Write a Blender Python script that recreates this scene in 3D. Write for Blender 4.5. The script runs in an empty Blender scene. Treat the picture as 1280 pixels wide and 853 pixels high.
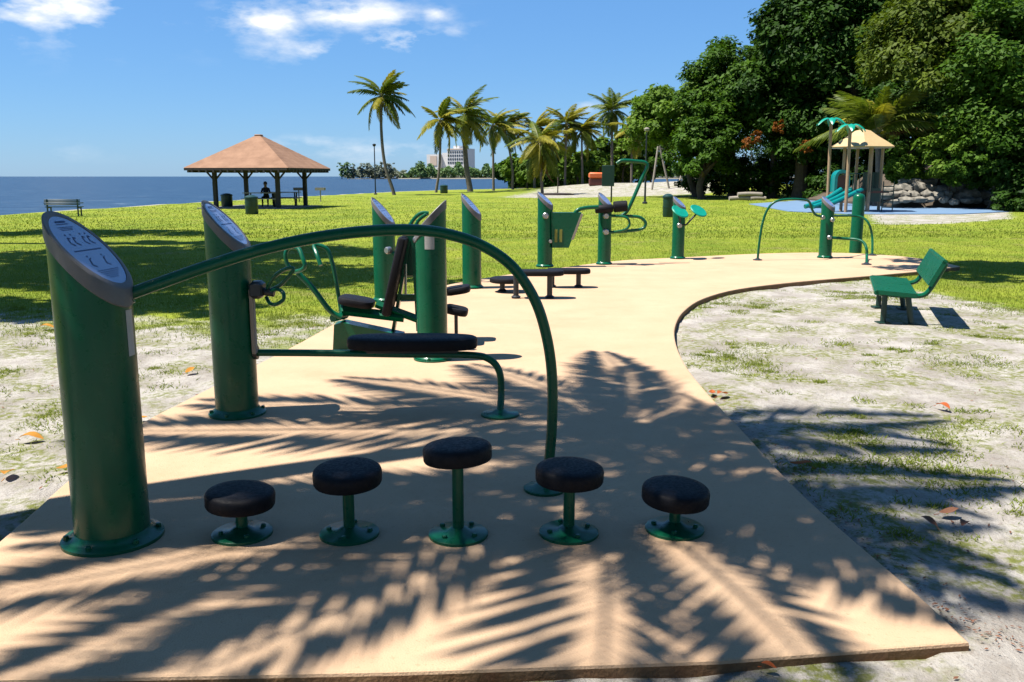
import bpy, math, random
import numpy as np
from mathutils import Vector, Matrix, noise
R = math.radians
rng = random.Random(7)
npr = np.random.default_rng(11)
scene = bpy.context.scene
col = scene.collection

# ------------------------------------------------------------------ camera
CAM_H, PITCH, FPX = 1.6, R(10.6), 1100.0
cam_d = bpy.data.cameras.new('camera')
cam_d.sensor_width = 36.0
cam_d.lens = FPX / 1280 * 36.0
cam_d.clip_start, cam_d.clip_end = 0.05, 12000
cam = bpy.data.objects.new('camera', cam_d)
cam.location = (0, 0, CAM_H)
cam.rotation_euler = (math.pi/2 - PITCH, 0, 0)
col.objects.link(cam)
scene.camera = cam

# ------------------------------------------------------------------ light
SUN_EL, SHADOW_AZ = R(64.5), R(10)          # shadows fall to +X and a little away
sd = Vector((math.cos(SHADOW_AZ)*math.cos(SUN_EL), math.sin(SHADOW_AZ)*math.cos(SUN_EL), -math.sin(SUN_EL)))
sun_d = bpy.data.lights.new('sun', 'SUN')
sun_d.energy = 5.0
sun_d.angle = R(0.53)
sun_d.color = (1.0, 0.95, 0.87)
sun = bpy.data.objects.new('sun', sun_d)
sun.rotation_euler = sd.to_track_quat('-Z', 'Y').to_euler()
sun.location = (-20, -5, 40)
col.objects.link(sun)

world = bpy.data.worlds.new('World')
scene.world = world
world.use_nodes = True
wn = world.node_tree
for n in list(wn.nodes): wn.nodes.remove(n)
def N(nt, t, **kw):
    n = nt.nodes.new(t)
    for k, v in kw.items(): setattr(n, k, v)
    return n
L = wn.links.new
sky = N(wn, 'ShaderNodeTexSky', sky_type='NISHITA', sun_disc=False)
sky.sun_elevation = SUN_EL
sky.sun_rotation = math.atan2(-sd.x, -sd.y)
sky.altitude, sky.air_density, sky.dust_density, sky.ozone_density = 0, 1.0, 0.15, 2.6
tint = N(wn, 'ShaderNodeMixRGB', blend_type='MULTIPLY'); tint.inputs[0].default_value = 1
tint.inputs[2].default_value = (0.74, 0.98, 1.20, 1)
hs_ = N(wn, 'ShaderNodeHueSaturation'); hs_.inputs['Saturation'].default_value = 1.08; hs_.inputs['Value'].default_value = 1.0
L(sky.outputs[0], hs_.inputs['Color']); L(hs_.outputs[0], tint.inputs[1])
tc = N(wn, 'ShaderNodeTexCoord')
sep = N(wn, 'ShaderNodeSeparateXYZ'); L(tc.outputs['Generated'], sep.inputs[0])
def M(nt, op, a, b=None, c=None, clamp=False):
    n = N(nt, 'ShaderNodeMath', operation=op, use_clamp=clamp)
    for i, v in enumerate((a, b, c)):
        if v is None: continue
        if isinstance(v, (int, float)): n.inputs[i].default_value = v
        else: nt.links.new(v, n.inputs[i])
    return n.outputs[0]
az = M(wn, 'ARCTAN2', sep.outputs[0], sep.outputs[1])
el = M(wn, 'ARCSINE', sep.outputs[2])
# small fair weather clouds: soft banks in the sky, broken up by noise
mapn = N(wn, 'ShaderNodeMapping'); mapn.inputs['Scale'].default_value = (1, 1, 2.6)
L(tc.outputs['Generated'], mapn.inputs[0])
nz = N(wn, 'ShaderNodeTexNoise'); nz.inputs['Scale'].default_value = 15; nz.inputs['Detail'].default_value = 9; nz.inputs['Roughness'].default_value = .58
L(mapn.outputs[0], nz.inputs[0])
nz2 = N(wn, 'ShaderNodeTexNoise'); nz2.inputs['Scale'].default_value = 3.1; nz2.inputs['Detail'].default_value = 5
L(mapn.outputs[0], nz2.inputs[0])
def skydir(px, py):
    x, y, z = (px-640)/FPX, (426.5-py)/FPX, 1.0
    v = Vector((x, z*math.cos(PITCH)+y*math.sin(PITCH), -z*math.sin(PITCH)+y*math.cos(PITCH)))
    return math.atan2(v.x, v.y), math.asin(v.z/v.length)
total = None
banks = [(skydir(60, 0)+(.085, .034, 1.0)), (skydir(440, 16)+(.070, .018, 1.0)), (skydir(330, 26)+(.045, .020, .95)), (skydir(395, 62)+(.03, .012, .8)), (skydir(545, 18)+(.02, .010, .7)),
         (skydir(500, 50)+(.045, .014, 1.0)), (skydir(370, 58)+(.07, .018, .5)), (skydir(555, 38)+(.04, .010, .45)), (skydir(666, 104)+(.018, .006, .6)),
         (skydir(735, 133)+(.03, .007, .4)), (skydir(480, 190)+(.10, .014, .42)), (skydir(385, 178)+(.05, .008, .4)), (skydir(40, 190)+(.07, .010, .2))]
for k in range(26):                          # the same kind of cloud all round the sky
    a = .7 + k*(2*math.pi-1.4)/26 + .1*math.sin(k*7.1)
    banks.append((a if a < math.pi else a-2*math.pi, .10+.16*((k*37) % 11)/11, .09, .024, .95))
for a0, e0, wa, we, s in banks:
    da = M(wn, 'DIVIDE', M(wn, 'SUBTRACT', az, a0), wa); de = M(wn, 'DIVIDE', M(wn, 'SUBTRACT', el, e0), we)
    r2 = M(wn, 'ADD', M(wn, 'MULTIPLY', da, da), M(wn, 'MULTIPLY', de, de))
    g = M(wn, 'MULTIPLY', M(wn, 'EXPONENT', M(wn, 'MULTIPLY', r2, -1.0)), s)
    total = g if total is None else M(wn, 'MAXIMUM', total, g)
br = M(wn, 'SUBTRACT', M(wn, 'MULTIPLY', nz.outputs[0], 3.4), 1.45, clamp=False)
cm = M(wn, 'MULTIPLY', M(wn, 'ADD', total, M(wn, 'MULTIPLY', M(wn, 'SUBTRACT', nz.outputs[0], .56), 4.6)), M(wn, 'MULTIPLY', total, 1.35))
cm = M(wn, 'MULTIPLY', cm, .86, clamp=True)
cmix = N(wn, 'ShaderNodeMixRGB'); L(cm, cmix.inputs[0])
air = N(wn, 'ShaderNodeMixRGB'); air.inputs[0].default_value = .52; air.inputs[2].default_value = (1.25, 3.35, 7.3, 1)
L(tint.outputs[0], air.inputs[1]); L(air.outputs[0], cmix.inputs[1])
cmix.inputs[2].default_value = (8.6, 8.9, 9.2, 1)
bg = N(wn, 'ShaderNodeBackground'); bg.inputs[1].default_value = 0.05
L(cmix.outputs[0], bg.inputs[0])
wo = N(wn, 'ShaderNodeOutputWorld'); L(bg.outputs[0], wo.inputs[0])

scene.view_settings.view_transform = 'Standard'
scene.view_settings.look = 'None'
scene.view_settings.gamma = 1
scene.view_settings.exposure = 1.27
scene.view_settings.use_curve_mapping = False
scene.cycles.use_denoising = True
scene.cycles.max_bounces = 6
scene.cycles.transparent_max_bounces = 4

# ------------------------------------------------------------------ helpers
GZ = -0.06                                    # lawn level; the exercise path's top is z = 0
def ray(px, py):
    x, y = (px-640)/FPX, (426.5-py)/FPX
    return Vector((x, math.cos(PITCH)+y*math.sin(PITCH), -math.sin(PITCH)+y*math.cos(PITCH)))
def G(px, py, z=0.0):
    d = ray(px, py); t = (z-CAM_H)/d.z
    return Vector((d.x*t, d.y*t, z))
def A(px, py, Y):
    d = ray(px, py); t = Y/d.y
    return Vector((d.x*t, Y, CAM_H+d.z*t))

def thing(name, label, cat, loc=(0, 0, 0), rz=0, group=None):
    o = bpy.data.objects.new(name, None); col.objects.link(o)
    o.empty_display_size = .1
    o.location = loc; o.rotation_euler = (0, 0, rz)
    o['label'] = label; o['category'] = cat
    if group: o['group'] = group
    return o
def tag(o, label, cat, group=None):
    o['label'] = label; o['category'] = cat
    if group: o['group'] = group
    return o
def copy_tree(o, parent=None):
    c = o.copy(); col.objects.link(c); c.parent = parent
    for ch in o.children: copy_tree(ch, c)
    return c

class MB:
    def __init__(s): s.v, s.f, s.m = [], [], []; s.mi = 0
    def add(s, vs, fs):
        b = len(s.v); s.v += [tuple(p) for p in vs]
        for f in fs: s.f.append(tuple(b+i for i in f)); s.m.append(s.mi)
        return s
    def box(s, c, size, rot=None, bev=0.0):
        x, y, z = (q/2 for q in size); c = Vector(c)
        if bev <= 0:
            vs = [Vector((sx*x, sy*y, sz*z)) for sz in (-1, 1) for sx, sy in ((-1, -1), (1, -1), (1, 1), (-1, 1))]
            fs = [(3, 2, 1, 0), (4, 5, 6, 7), (0, 1, 5, 4), (1, 2, 6, 5), (2, 3, 7, 6), (3, 0, 4, 7)]
        else:
            b = min(bev, x, y, z); vs = []
            for zz, ins in ((-z, b), (-z+b, 0), (z-b, 0), (z, b)):
                X, Y = x-ins, y-ins
                bb = b*.6 if ins == 0 else b*.4
                vs += [Vector(p) for p in ((-X+bb, -Y, zz), (X-bb, -Y, zz), (X, -Y+bb, zz), (X, Y-bb, zz), (X-bb, Y, zz), (-X+bb, Y, zz), (-X, Y-bb, zz), (-X, -Y+bb, zz))]
            fs = [tuple(range(7, -1, -1)), tuple(range(24, 32))]
            for k in range(3):
                for i in range(8): fs.append((k*8+i, k*8+(i+1) % 8, (k+1)*8+(i+1) % 8, (k+1)*8+i))
        if rot is not None: vs = [rot @ p for p in vs]
        return s.add([p+c for p in vs], fs)
    def rings(s, rings, cap0=True, cap1=True, closed=False):
        n = len(rings[0]); vs = [p for r in rings for p in r]; fs = []
        K = len(rings)
        for k in range(K if closed else K-1):
            k2 = (k+1) % K
            for i in range(n): fs.append((k*n+i, k*n+(i+1) % n, k2*n+(i+1) % n, k2*n+i))
        if not closed:
            if cap0: fs.append(tuple(range(n-1, -1, -1)))
            if cap1: fs.append(tuple((K-1)*n+i for i in range(n)))
        return s.add(vs, fs)
    def lathe(s, prof, n=32, mat=None):
        mat = mat or Matrix()
        rs = [[mat @ Vector((r*math.cos(2*math.pi*i/n), r*math.sin(2*math.pi*i/n), z)) for i in range(n)] for r, z in prof]
        return s.rings(rs)
    def cyl(s, p0, p1, r0, r1=None, n=12):
        return s.tube([p0, p1], r0, r1=r1, n=n, smooth=False)
    def tube(s, pts, r, r1=None, n=10, res=6, smooth=True, cap=True):
        pts = [Vector(p) for p in pts]
        if smooth and len(pts) > 2: pts = catmull(pts, res)
        K = len(pts); rs = []; nrm = None
        for k, p in enumerate(pts):
            t = (pts[min(k+1, K-1)]-pts[max(k-1, 0)]).normalized()
            if nrm is None:
                nrm = t.cross(Vector((0, 0, 1)) if abs(t.z) < .9 else Vector((1, 0, 0))).normalized()
            nrm = (nrm - t*nrm.dot(t)).normalized(); b = t.cross(nrm)
            q = r if r1 is None else r+(r1-r)*k/(K-1)
            if callable(r): q = r(k/(K-1))
            rs.append([p+q*(math.cos(2*math.pi*i/n)*nrm+math.sin(2*math.pi*i/n)*b) for i in range(n)])
        return s.rings(rs, cap, cap)
    def build(s, name, mat, parent=None, loc=None, ang=35, smooth=True):
        me = bpy.data.meshes.new(name); me.from_pydata(s.v, [], s.f)
        mats = mat if isinstance(mat, (list, tuple)) else [mat]
        for m_ in mats: me.materials.append(m_)
        if len(mats) > 1: me.polygons.foreach_set('material_index', s.m)
        if smooth:
            me.polygons.foreach_set('use_smooth', [True]*len(s.f))
            me.set_sharp_from_angle(angle=R(ang))
        me.update()
        o = bpy.data.objects.new(name, me); col.objects.link(o)
        if parent: o.parent = parent
        if loc is not None: o.location = loc
        return o
def catmull(P, res):
    out = []; n = len(P)
    for i in range(n-1):
        a, b, c, d = P[max(i-1, 0)], P[i], P[i+1], P[min(i+2, n-1)]
        for j in range(res):
            t = j/res
            out.append(.5*((2*b)+(c-a)*t+(2*a-5*b+4*c-d)*t*t+(3*b-a-3*c+d)*t*t*t))
    out.append(P[-1]); return out
def np_mesh(name, verts, faces, mats, parent=None, attrs=None, smooth=False, midx=None):
    me = bpy.data.meshes.new(name)
    nv, nf, k = len(verts), len(faces), faces.shape[1]
    me.vertices.add(nv); me.vertices.foreach_set('co', np.asarray(verts, np.float32).ravel())
    me.loops.add(nf*k); me.loops.foreach_set('vertex_index', np.asarray(faces, np.int32).ravel())
    me.polygons.add(nf); me.polygons.foreach_set('loop_start', np.arange(0, nf*k, k, dtype=np.int32))
    me.polygons.foreach_set('loop_total', np.full(nf, k, np.int32))
    if smooth: me.polygons.foreach_set('use_smooth', np.ones(nf, bool))
    for m_ in (mats if isinstance(mats, (list, tuple)) else [mats]): me.materials.append(m_)
    if midx is not None: me.polygons.foreach_set('material_index', np.asarray(midx, np.int32))
    for an, av in (attrs or {}).items():
        at_ = me.attributes.new(an, 'FLOAT', 'POINT'); at_.data.foreach_set('value', np.asarray(av, np.float32))
    me.update(calc_edges=True)
    o = bpy.data.objects.new(name, me); col.objects.link(o)
    if parent: o.parent = parent
    return o

# ------------------------------------------------------------------ materials
ALB = .57                                     # scale of the base colours
def mat(name, c, rough=.5, spec=.5, metal=0, var=.2, scale=6, bump=0, bscale=80, coat=0, c2=None, world_co=False, dirt=0):
    c = tuple(q*ALB for q in c); c2 = tuple(q*ALB for q in c2) if c2 else None
    m = bpy.data.materials.new(name); m.use_nodes = True; nt = m.node_tree
    p = nt.nodes['Principled BSDF']
    t = N(nt, 'ShaderNodeTexCoord')
    if world_co:
        g_ = N(nt, 'ShaderNodeNewGeometry'); co = g_.outputs['Position']
    else: co = t.outputs['Object']
    n1 = N(nt, 'ShaderNodeTexNoise'); n1.inputs['Scale'].default_value = scale; n1.inputs['Detail'].default_value = 6; n1.inputs['Roughness'].default_value = .65
    nt.links.new(co, n1.inputs[0])
    mr = N(nt, 'ShaderNodeMapRange'); mr.inputs[1].default_value = .3; mr.inputs[2].default_value = .7
    nt.links.new(n1.outputs[0], mr.inputs[0])
    mx = N(nt, 'ShaderNodeMixRGB'); nt.links.new(mr.outputs[0], mx.inputs[0])
    if c2 is None: c2 = tuple(min(1, q*(1+var)) for q in c); c = tuple(q*(1-var) for q in c)
    mx.inputs[1].default_value = (*c, 1); mx.inputs[2].default_value = (*c2, 1)
    nt.links.new(mx.outputs[0], p.inputs['Base Color'])
    p.inputs['Roughness'].default_value = rough; p.inputs['Metallic'].default_value = metal
    p.inputs['Specular IOR Level'].default_value = spec
    p.inputs['Coat Weight'].default_value = coat; p.inputs['Coat Roughness'].default_value = .08
    if dirt:
        n3 = N(nt, 'ShaderNodeTexNoise'); n3.inputs['Scale'].default_value = scale*5; n3.inputs['Detail'].default_value = 5
        nt.links.new(co, n3.inputs[0])
        rr = N(nt, 'ShaderNodeMapRange'); rr.inputs[1].default_value = .35; rr.inputs[2].default_value = .75
        rr.inputs[3].default_value = rough; rr.inputs[4].default_value = min(1, rough+dirt)
        nt.links.new(n3.outputs[0], rr.inputs[0]); nt.links.new(rr.outputs[0], p.inputs['Roughness'])
    if bump:
        n2 = N(nt, 'ShaderNodeTexNoise'); n2.inputs['Scale'].default_value = bscale; n2.inputs['Detail'].default_value = 4
        nt.links.new(co, n2.inputs[0])
        b = N(nt, 'ShaderNodeBump'); b.inputs['Strength'].default_value = bump; b.inputs['Distance'].default_value = .02
        nt.links.new(n2.outputs[0], b.inputs['Height']); nt.links.new(b.outputs[0], p.inputs['Normal'])
    return m
def leaf_mat(name, c1, c2, trans=.3, scale=.6, rough=.6, spec=.12, fine=30):
    c1 = tuple(q*ALB for q in c1); c2 = tuple(q*ALB for q in c2)
    m = bpy.data.materials.new(name); m.use_nodes = True; nt = m.node_tree
    p = nt.nodes['Principled BSDF']; out = nt.nodes['Material Output']
    g_ = N(nt, 'ShaderNodeNewGeometry')
    n1 = N(nt, 'ShaderNodeTexNoise'); n1.inputs['Scale'].default_value = scale; n1.inputs['Detail'].default_value = 4
    nt.links.new(g_.outputs['Position'], n1.inputs[0])
    mr = N(nt, 'ShaderNodeMapRange'); mr.inputs[1].default_value = .32; mr.inputs[2].default_value = .68
    nt.links.new(n1.outputs[0], mr.inputs[0])
    ri = M(nt, 'MULTIPLY', M(nt, 'ADD', mr.outputs[0], g_.outputs['Random Per Island']), .5)
    mx = N(nt, 'ShaderNodeMixRGB'); nt.links.new(ri, mx.inputs[0])
    mx.inputs[1].default_value = (*c1, 1); mx.inputs[2].default_value = (*c2, 1)
    nt.links.new(mx.outputs[0], p.inputs['Base Color'])
    p.inputs['Roughness'].default_value = rough; p.inputs['Specular IOR Level'].default_value = spec
    tr = N(nt, 'ShaderNodeBsdfTranslucent')
    br_ = N(nt, 'ShaderNodeMixRGB', blend_type='MULTIPLY'); br_.inputs[0].default_value = 1; br_.inputs[2].default_value = (1.3, 1.35, .7, 1)
    nt.links.new(mx.outputs[0], br_.inputs[1]); nt.links.new(br_.outputs[0], tr.inputs[0])
    ms = N(nt, 'ShaderNodeMixShader'); ms.inputs[0].default_value = trans
    nt.links.new(p.outputs[0], ms.inputs[1]); nt.links.new(tr.outputs[0], ms.inputs[2]); nt.links.new(ms.outputs[0], out.inputs[0])
    return m
GREEN = mat('green_powder_coat', (.001, .125, .058), rough=.26, spec=.28, var=.14, scale=4, dirt=.14, coat=.06)
TEAL = mat('teal_plastic', (0, .36, .24), rough=.35, var=.1)
SLIDE = mat('aqua_plastic', (0, .27, .27), rough=.3, var=.1)
BLACK = mat('black_rubber', (.012, .012, .016), rough=.5, var=.3, scale=14, bump=.12, bscale=160, spec=.15, dirt=.25)
COLLAR = mat('grey_cast_collar', (.20, .19, .19), rough=.55, var=.12, scale=12, bump=.08, bscale=200)
PANEL = mat('sign_panel_face', (.33, .40, .68), rough=.14, var=.05, scale=4, coat=1.0)
PRINT = mat('sign_print', (.10, .16, .42), rough=.35, var=.1)
SILVER = mat('zinc_bolt', (.62, .62, .62), rough=.35, metal=.9, var=.08)
DARKMETAL = mat('dark_metal', (.03, .035, .04), rough=.45, metal=.2)
STICKER = mat('white_sticker', (.62, .60, .56), rough=.5, var=.08, scale=30)
CONC = mat('tan_painted_concrete', (.67, .44, .272), rough=.85, c2=(.74, .515, .33), scale=1.3, bump=.25, bscale=130, spec=.25)
EDGE = mat('shaded_stained_concrete_edge', (.24, .115, .055), rough=.9, c2=(.40, .24, .12), scale=9, bump=.4, bscale=60, spec=.2)  # dirt stains plus the side's shade, both put into the colour
WOODDK = mat('dark_stained_timber', (.035, .028, .022), rough=.7, var=.3, scale=3)
ROOF = mat('terracotta_shingle', (.26, .125, .06), rough=.85, c2=(.42, .225, .125), scale=1.4, bump=.3, bscale=9)
TAN = mat('tan_plastic_roof', (.66, .46, .22), rough=.5, var=.08)
TANPOST = mat('tan_post_coat', (.50, .33, .20), rough=.45, var=.1)
MAROON = mat('maroon_panel', (.16, .035, .022), rough=.5, var=.15)
DKGREEN = mat('dark_green_paint', (.008, .05, .035), rough=.4, var=.2)
BLUEPAD = mat('blue_rubber_surface', (.13, .24, .40), rough=.9, c2=(.18, .30, .46), scale=1.2, bump=.1)
ROCK = mat('weathered_limestone', (.13, .12, .095), rough=.95, c2=(.46, .42, .35), scale=2.2, bump=.9, bscale=7, spec=.2)
BARK = mat('grey_bark', (.085, .068, .052), rough=.9, c2=(.15, .12, .095), scale=5, bump=.6, bscale=14, spec=.2)
PBARK = mat('palm_bark', (.17, .14, .11), rough=.9, c2=(.27, .23, .19), scale=4, bump=.6, bscale=12, spec=.2)
PALE = mat('pale_weathered_wood', (.42, .37, .30), rough=.8, var=.15)
TABLE = mat('pale_table_plank', (.55, .50, .42), rough=.6, var=.1)
HOTEL = mat('white_hotel_wall', (.95, .92, .88), rough=.7, var=.05, scale=.05)
HOTELBAND = mat('tan_hotel_wall', (.8, .62, .48), rough=.7, var=.05, scale=.05)
GLASS = mat('dark_window_glass', (.06, .08, .11), rough=.15, var=.1, scale=.1)
ORANGE = mat('orange_lid', (.95, .20, .05), rough=.45, var=.1)
SKIN = mat('skin', (.30, .16, .10), rough=.55, var=.08)
CLOTH = mat('dark_navy_shirt', (.020, .020, .035), rough=.9, var=.2)
TROUSER = mat('dark_trousers', (.016, .016, .02), rough=.9, var=.2)
HAIR = mat('dark_hair', (.010, .008, .007), rough=.6)
FROND = leaf_mat('palm_frond_green', (.05, .095, .010), (.24, .29, .025), trans=.3, scale=.9, rough=.5, spec=.15)
FRONDY = leaf_mat('palm_frond_yellow', (.20, .21, .015), (.52, .44, .05), trans=.3, scale=.9, rough=.5, spec=.15)
FRONDB = leaf_mat('palm_frond_dry', (.13, .065, .025), (.26, .15, .07), trans=.15, scale=.9, rough=.7)
RACHIS = mat('palm_rachis', (.20, .19, .05), rough=.5, var=.2)
COCO = mat('coconut_husk', (.16, .14, .03), rough=.5, var=.2)
LEAF_D = leaf_mat('leaf_dark', (.010, .036, .004), (.065, .155, .011), trans=.22, scale=.45)
LEAF_M = leaf_mat('leaf_mid', (.022, .070, .005), (.12, .24, .017), trans=.28, scale=.45)
LEAF_L = leaf_mat('leaf_light', (.07, .15, .012), (.22, .36, .035), trans=.32, scale=.45)
LEAF_O = leaf_mat('leaf_olive', (.045, .085, .008), (.19, .25, .022), trans=.28, scale=.45)
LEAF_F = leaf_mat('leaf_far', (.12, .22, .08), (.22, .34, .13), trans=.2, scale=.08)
LEAF_G = leaf_mat('leaf_haze_grey', (.22, .27, .20), (.36, .39, .31), trans=.2, scale=.1)  # distance haze is mixed into this leaf colour
DRYO = leaf_mat('dry_orange_leaf', (.20, .055, .008), (.42, .15, .02), trans=.25, scale=2)
LITTER = leaf_mat('brown_litter', (.16, .065, .035), (.36, .17, .10), trans=.05, scale=3)
LEAFOR = leaf_mat('fallen_orange', (.60, .24, .03), (.72, .36, .06), trans=.2, scale=12)
LEAFRED = leaf_mat('fallen_red', (.50, .10, .03), (.62, .20, .06), trans=.2, scale=12)
GRASSB = leaf_mat('grass_blade', (.17, .25, .025), (.37, .42, .055), trans=.3, scale=.8, rough=.6, spec=.2)
WEED = leaf_mat('weed_blade', (.15, .22, .018), (.36, .40, .055), trans=.3, scale=3, rough=.6, spec=.2)

def ground_mat():
    m = bpy.data.materials.new('lawn_and_sand'); m.use_nodes = True; nt = m.node_tree
    p = nt.nodes['Principled BSDF']; lk = nt.links.new
    g_ = N(nt, 'ShaderNodeNewGeometry'); co = g_.outputs['Position']
    a = N(nt, 'ShaderNodeAttribute', attribute_name='sand')
    def nse(s, d=6, r=.6):
        n = N(nt, 'ShaderNodeTexNoise'); n.inputs['Scale'].default_value = s; n.inputs['Detail'].default_value = d; n.inputs['Roughness'].default_value = r
        lk(co, n.inputs[0]); return n.outputs[0]
    def ramp(v, lo, hi):
        n = N(nt, 'ShaderNodeMapRange', interpolation_type='SMOOTHSTEP'); n.inputs[1].default_value = lo; n.inputs[2].default_value = hi
        lk(v, n.inputs[0]); return n.outputs[0]
    def mix(f, c1, c2):
        n = N(nt, 'ShaderNodeMixRGB')
        for i, v in enumerate((f, c1, c2)):
            if isinstance(v, tuple): n.inputs[i].default_value = (*(q*ALB for q in v), 1)
            elif isinstance(v, float): n.inputs[i].default_value = v
            else: lk(v, n.inputs[i])
        return n.outputs[0]
    big, med, fine, vf = nse(.35), nse(2.2), nse(17, 8, .7), nse(70, 4, .7)
    lawn = mix(ramp(big, .35, .65), (.205, .285, .025), (.345, .40, .042))
    lawn = mix(M(nt, 'MULTIPLY', ramp(med, .45, .7), .6), lawn, (.38, .36, .06))
    lawn = mix(M(nt, 'MULTIPLY', ramp(nse(.9, 5, .7), .54, .68), .65), lawn, (.36, .30, .12))
    lawn = mix(M(nt, 'MULTIPLY', ramp(nse(.22, 4, .6), .5, .66), .5), lawn, (.13, .20, .018))
    lawn = mix(M(nt, 'MULTIPLY', ramp(fine, .42, .7), .5), lawn, (.19, .28, .015))
    sand = mix(ramp(med, .35, .65), (.42, .38, .335), (.61, .57, .52))
    sand = mix(M(nt, 'MULTIPLY', ramp(fine, .5, .68), .55), sand, (.33, .27, .22))
    sand = mix(M(nt, 'MULTIPLY', ramp(vf, .58, .70), .75), sand, (.16, .11, .08))
    # thin low ground cover seen through the sand in patches
    cover = M(nt, 'MULTIPLY', ramp(nse(1.3, 7, .72), .44, .58), ramp(fine, .40, .58))
    sand = mix(M(nt, 'MULTIPLY', cover, .9), sand, (.21, .235, .035))
    f = ramp(M(nt, 'ADD', a.outputs['Fac'], M(nt, 'MULTIPLY', M(nt, 'SUBTRACT', M(nt, 'ADD', M(nt, 'MULTIPLY', med, .55), M(nt, 'MULTIPLY', fine, .45)), .5), 1.5)), .35, .65)
    lk(mix(f, lawn, sand), p.inputs['Base Color'])
    p.inputs['Roughness'].default_value = .95; p.inputs['Specular IOR Level'].default_value = .1
    b = N(nt, 'ShaderNodeBump'); b.inputs['Strength'].default_value = .8; b.inputs['Distance'].default_value = .035
    lk(M(nt, 'ADD', M(nt, 'ADD', fine, M(nt, 'MULTIPLY', nse(5, 4), 1.6)), M(nt, 'MULTIPLY', vf, .35)), b.inputs['Height']); lk(b.outputs[0], p.inputs['Normal'])
    return m
GROUND = ground_mat()
def water_mat():
    m = bpy.data.materials.new('sea_water'); m.use_nodes = True; nt = m.node_tree
    p = nt.nodes['Principled BSDF']; lk = nt.links.new
    g_ = N(nt, 'ShaderNodeNewGeometry')
    mp = N(nt, 'ShaderNodeMapping'); mp.inputs['Scale'].default_value = (.22, .5, 1); lk(g_.outputs['Position'], mp.inputs[0])
    n1 = N(nt, 'ShaderNodeTexNoise'); n1.inputs['Scale'].default_value = 1.5; n1.inputs['Detail'].default_value = 7; lk(mp.outputs[0], n1.inputs[0])
    n2 = N(nt, 'ShaderNodeTexNoise'); n2.inputs['Scale'].default_value = .12; n2.inputs['Detail'].default_value = 5; lk(mp.outputs[0], n2.inputs[0])
    mx = N(nt, 'ShaderNodeMixRGB'); mx.inputs[1].default_value = (.006, .022, .050, 1); mx.inputs[2].default_value = (.018, .042, .075, 1)
    r_ = N(nt, 'ShaderNodeMapRange'); r_.inputs[1].default_value = .35; r_.inputs[2].default_value = .68; lk(n1.outputs[0], r_.inputs[0])
    lk(r_.outputs[0], mx.inputs[0])
    cap = N(nt, 'ShaderNodeMapRange'); cap.inputs[1].default_value = .66; cap.inputs[2].default_value = .74; lk(n1.outputs[0], cap.inputs[0])
    mw = N(nt, 'ShaderNodeMixRGB'); mw.inputs[2].default_value = (.12, .16, .19, 1); lk(cap.outputs[0], mw.inputs[0]); lk(mx.outputs[0], mw.inputs[1])
    lk(mw.outputs[0], p.inputs['Base Color'])
    p.inputs['Roughness'].default_value = .35; p.inputs['Specular IOR Level'].default_value = .3
    b = N(nt, 'ShaderNodeBump'); b.inputs['Strength'].default_value = 1.0; b.inputs['Distance'].default_value = .6
    lk(M(nt, 'ADD', n1.outputs[0], M(nt, 'MULTIPLY', n2.outputs[0], .6)), b.inputs['Height']); lk(b.outputs[0], p.inputs['Normal'])
    return m
WATER = water_mat()

# ------------------------------------------------------------------ ground, sea, path
def poly(pts, z=GZ): return np.array([[p.x, p.y] for p in (G(a, b, z) for a, b in pts)])
def sdist(P, poly_):                          # signed distance, positive inside
    n = len(poly_); d = np.full(len(P), 1e9); inside = np.zeros(len(P), bool)
    for i in range(n):
        a, b = poly_[i], poly_[(i+1) % n]; e = b-a; w = P-a
        t = np.clip((w@e)/(e@e+1e-12), 0, 1); q = w-t[:, None]*e
        d = np.minimum(d, np.hypot(q[:, 0], q[:, 1]))
        c = ((a[1] > P[:, 1]) != (b[1] > P[:, 1])) & (P[:, 0] < (b[0]-a[0])*(P[:, 1]-a[1])/(b[1]-a[1]+1e-12)+a[0])
        inside ^= c
    return np.where(inside, d, -d)
PATH_R = [(1212, 803), (1150, 745), (1050, 660), (985, 600), (930, 540), (885, 492), (856, 455), (844, 425), (845, 405), (856, 388), (880, 373), (925, 361), (1000, 352), (1090, 344.5), (1160, 338), (1200, 333)]
PATH_L = [(1165, 325), (1120, 320), (1060, 316.5), (1000, 316), (930, 318), (850, 322), (780, 325.5), (730, 331), (680, 337.5), (620, 345.5), (570, 354), (520, 366), (475, 382), (440, 393), (410, 409), (370, 431), (320, 456), (270, 481), (225, 504), (170, 533), (95, 592), (30, 650), (-60, 730), (-160, 853)]
path_w = [G(*p) for p in PATH_R]
path_w = catmull(path_w, 4)
pl_w = catmull([G(*p) for p in PATH_L], 4)
outline = path_w + pl_w
bl = [G(500, 840), G(900, 826)]
outline += bl
oxy = np.array([[p.x, p.y] for p in outline])
def inset(pts, d):
    n = len(pts); out = []
    for i in range(n):
        a, b, c = pts[i-1], pts[i], pts[(i+1) % n]
        e1 = (b-a); e2 = (c-b); e1 /= np.hypot(*e1)+1e-9; e2 /= np.hypot(*e2)+1e-9
        nn = np.array([-(e1[1]+e2[1]), e1[0]+e2[0]]); nn /= np.hypot(*nn)+1e-9
        out.append(b+nn*d)
    return np.array(out)
area = .5*np.sum(oxy[:, 0]*np.roll(oxy[:, 1], -1)-np.roll(oxy[:, 0], -1)*oxy[:, 1])
if area < 0: oxy = oxy[::-1].copy()
mb = MB(); n_ = len(oxy)
ins = inset(oxy, .012)
mid_ = inset(oxy, .003)
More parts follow.
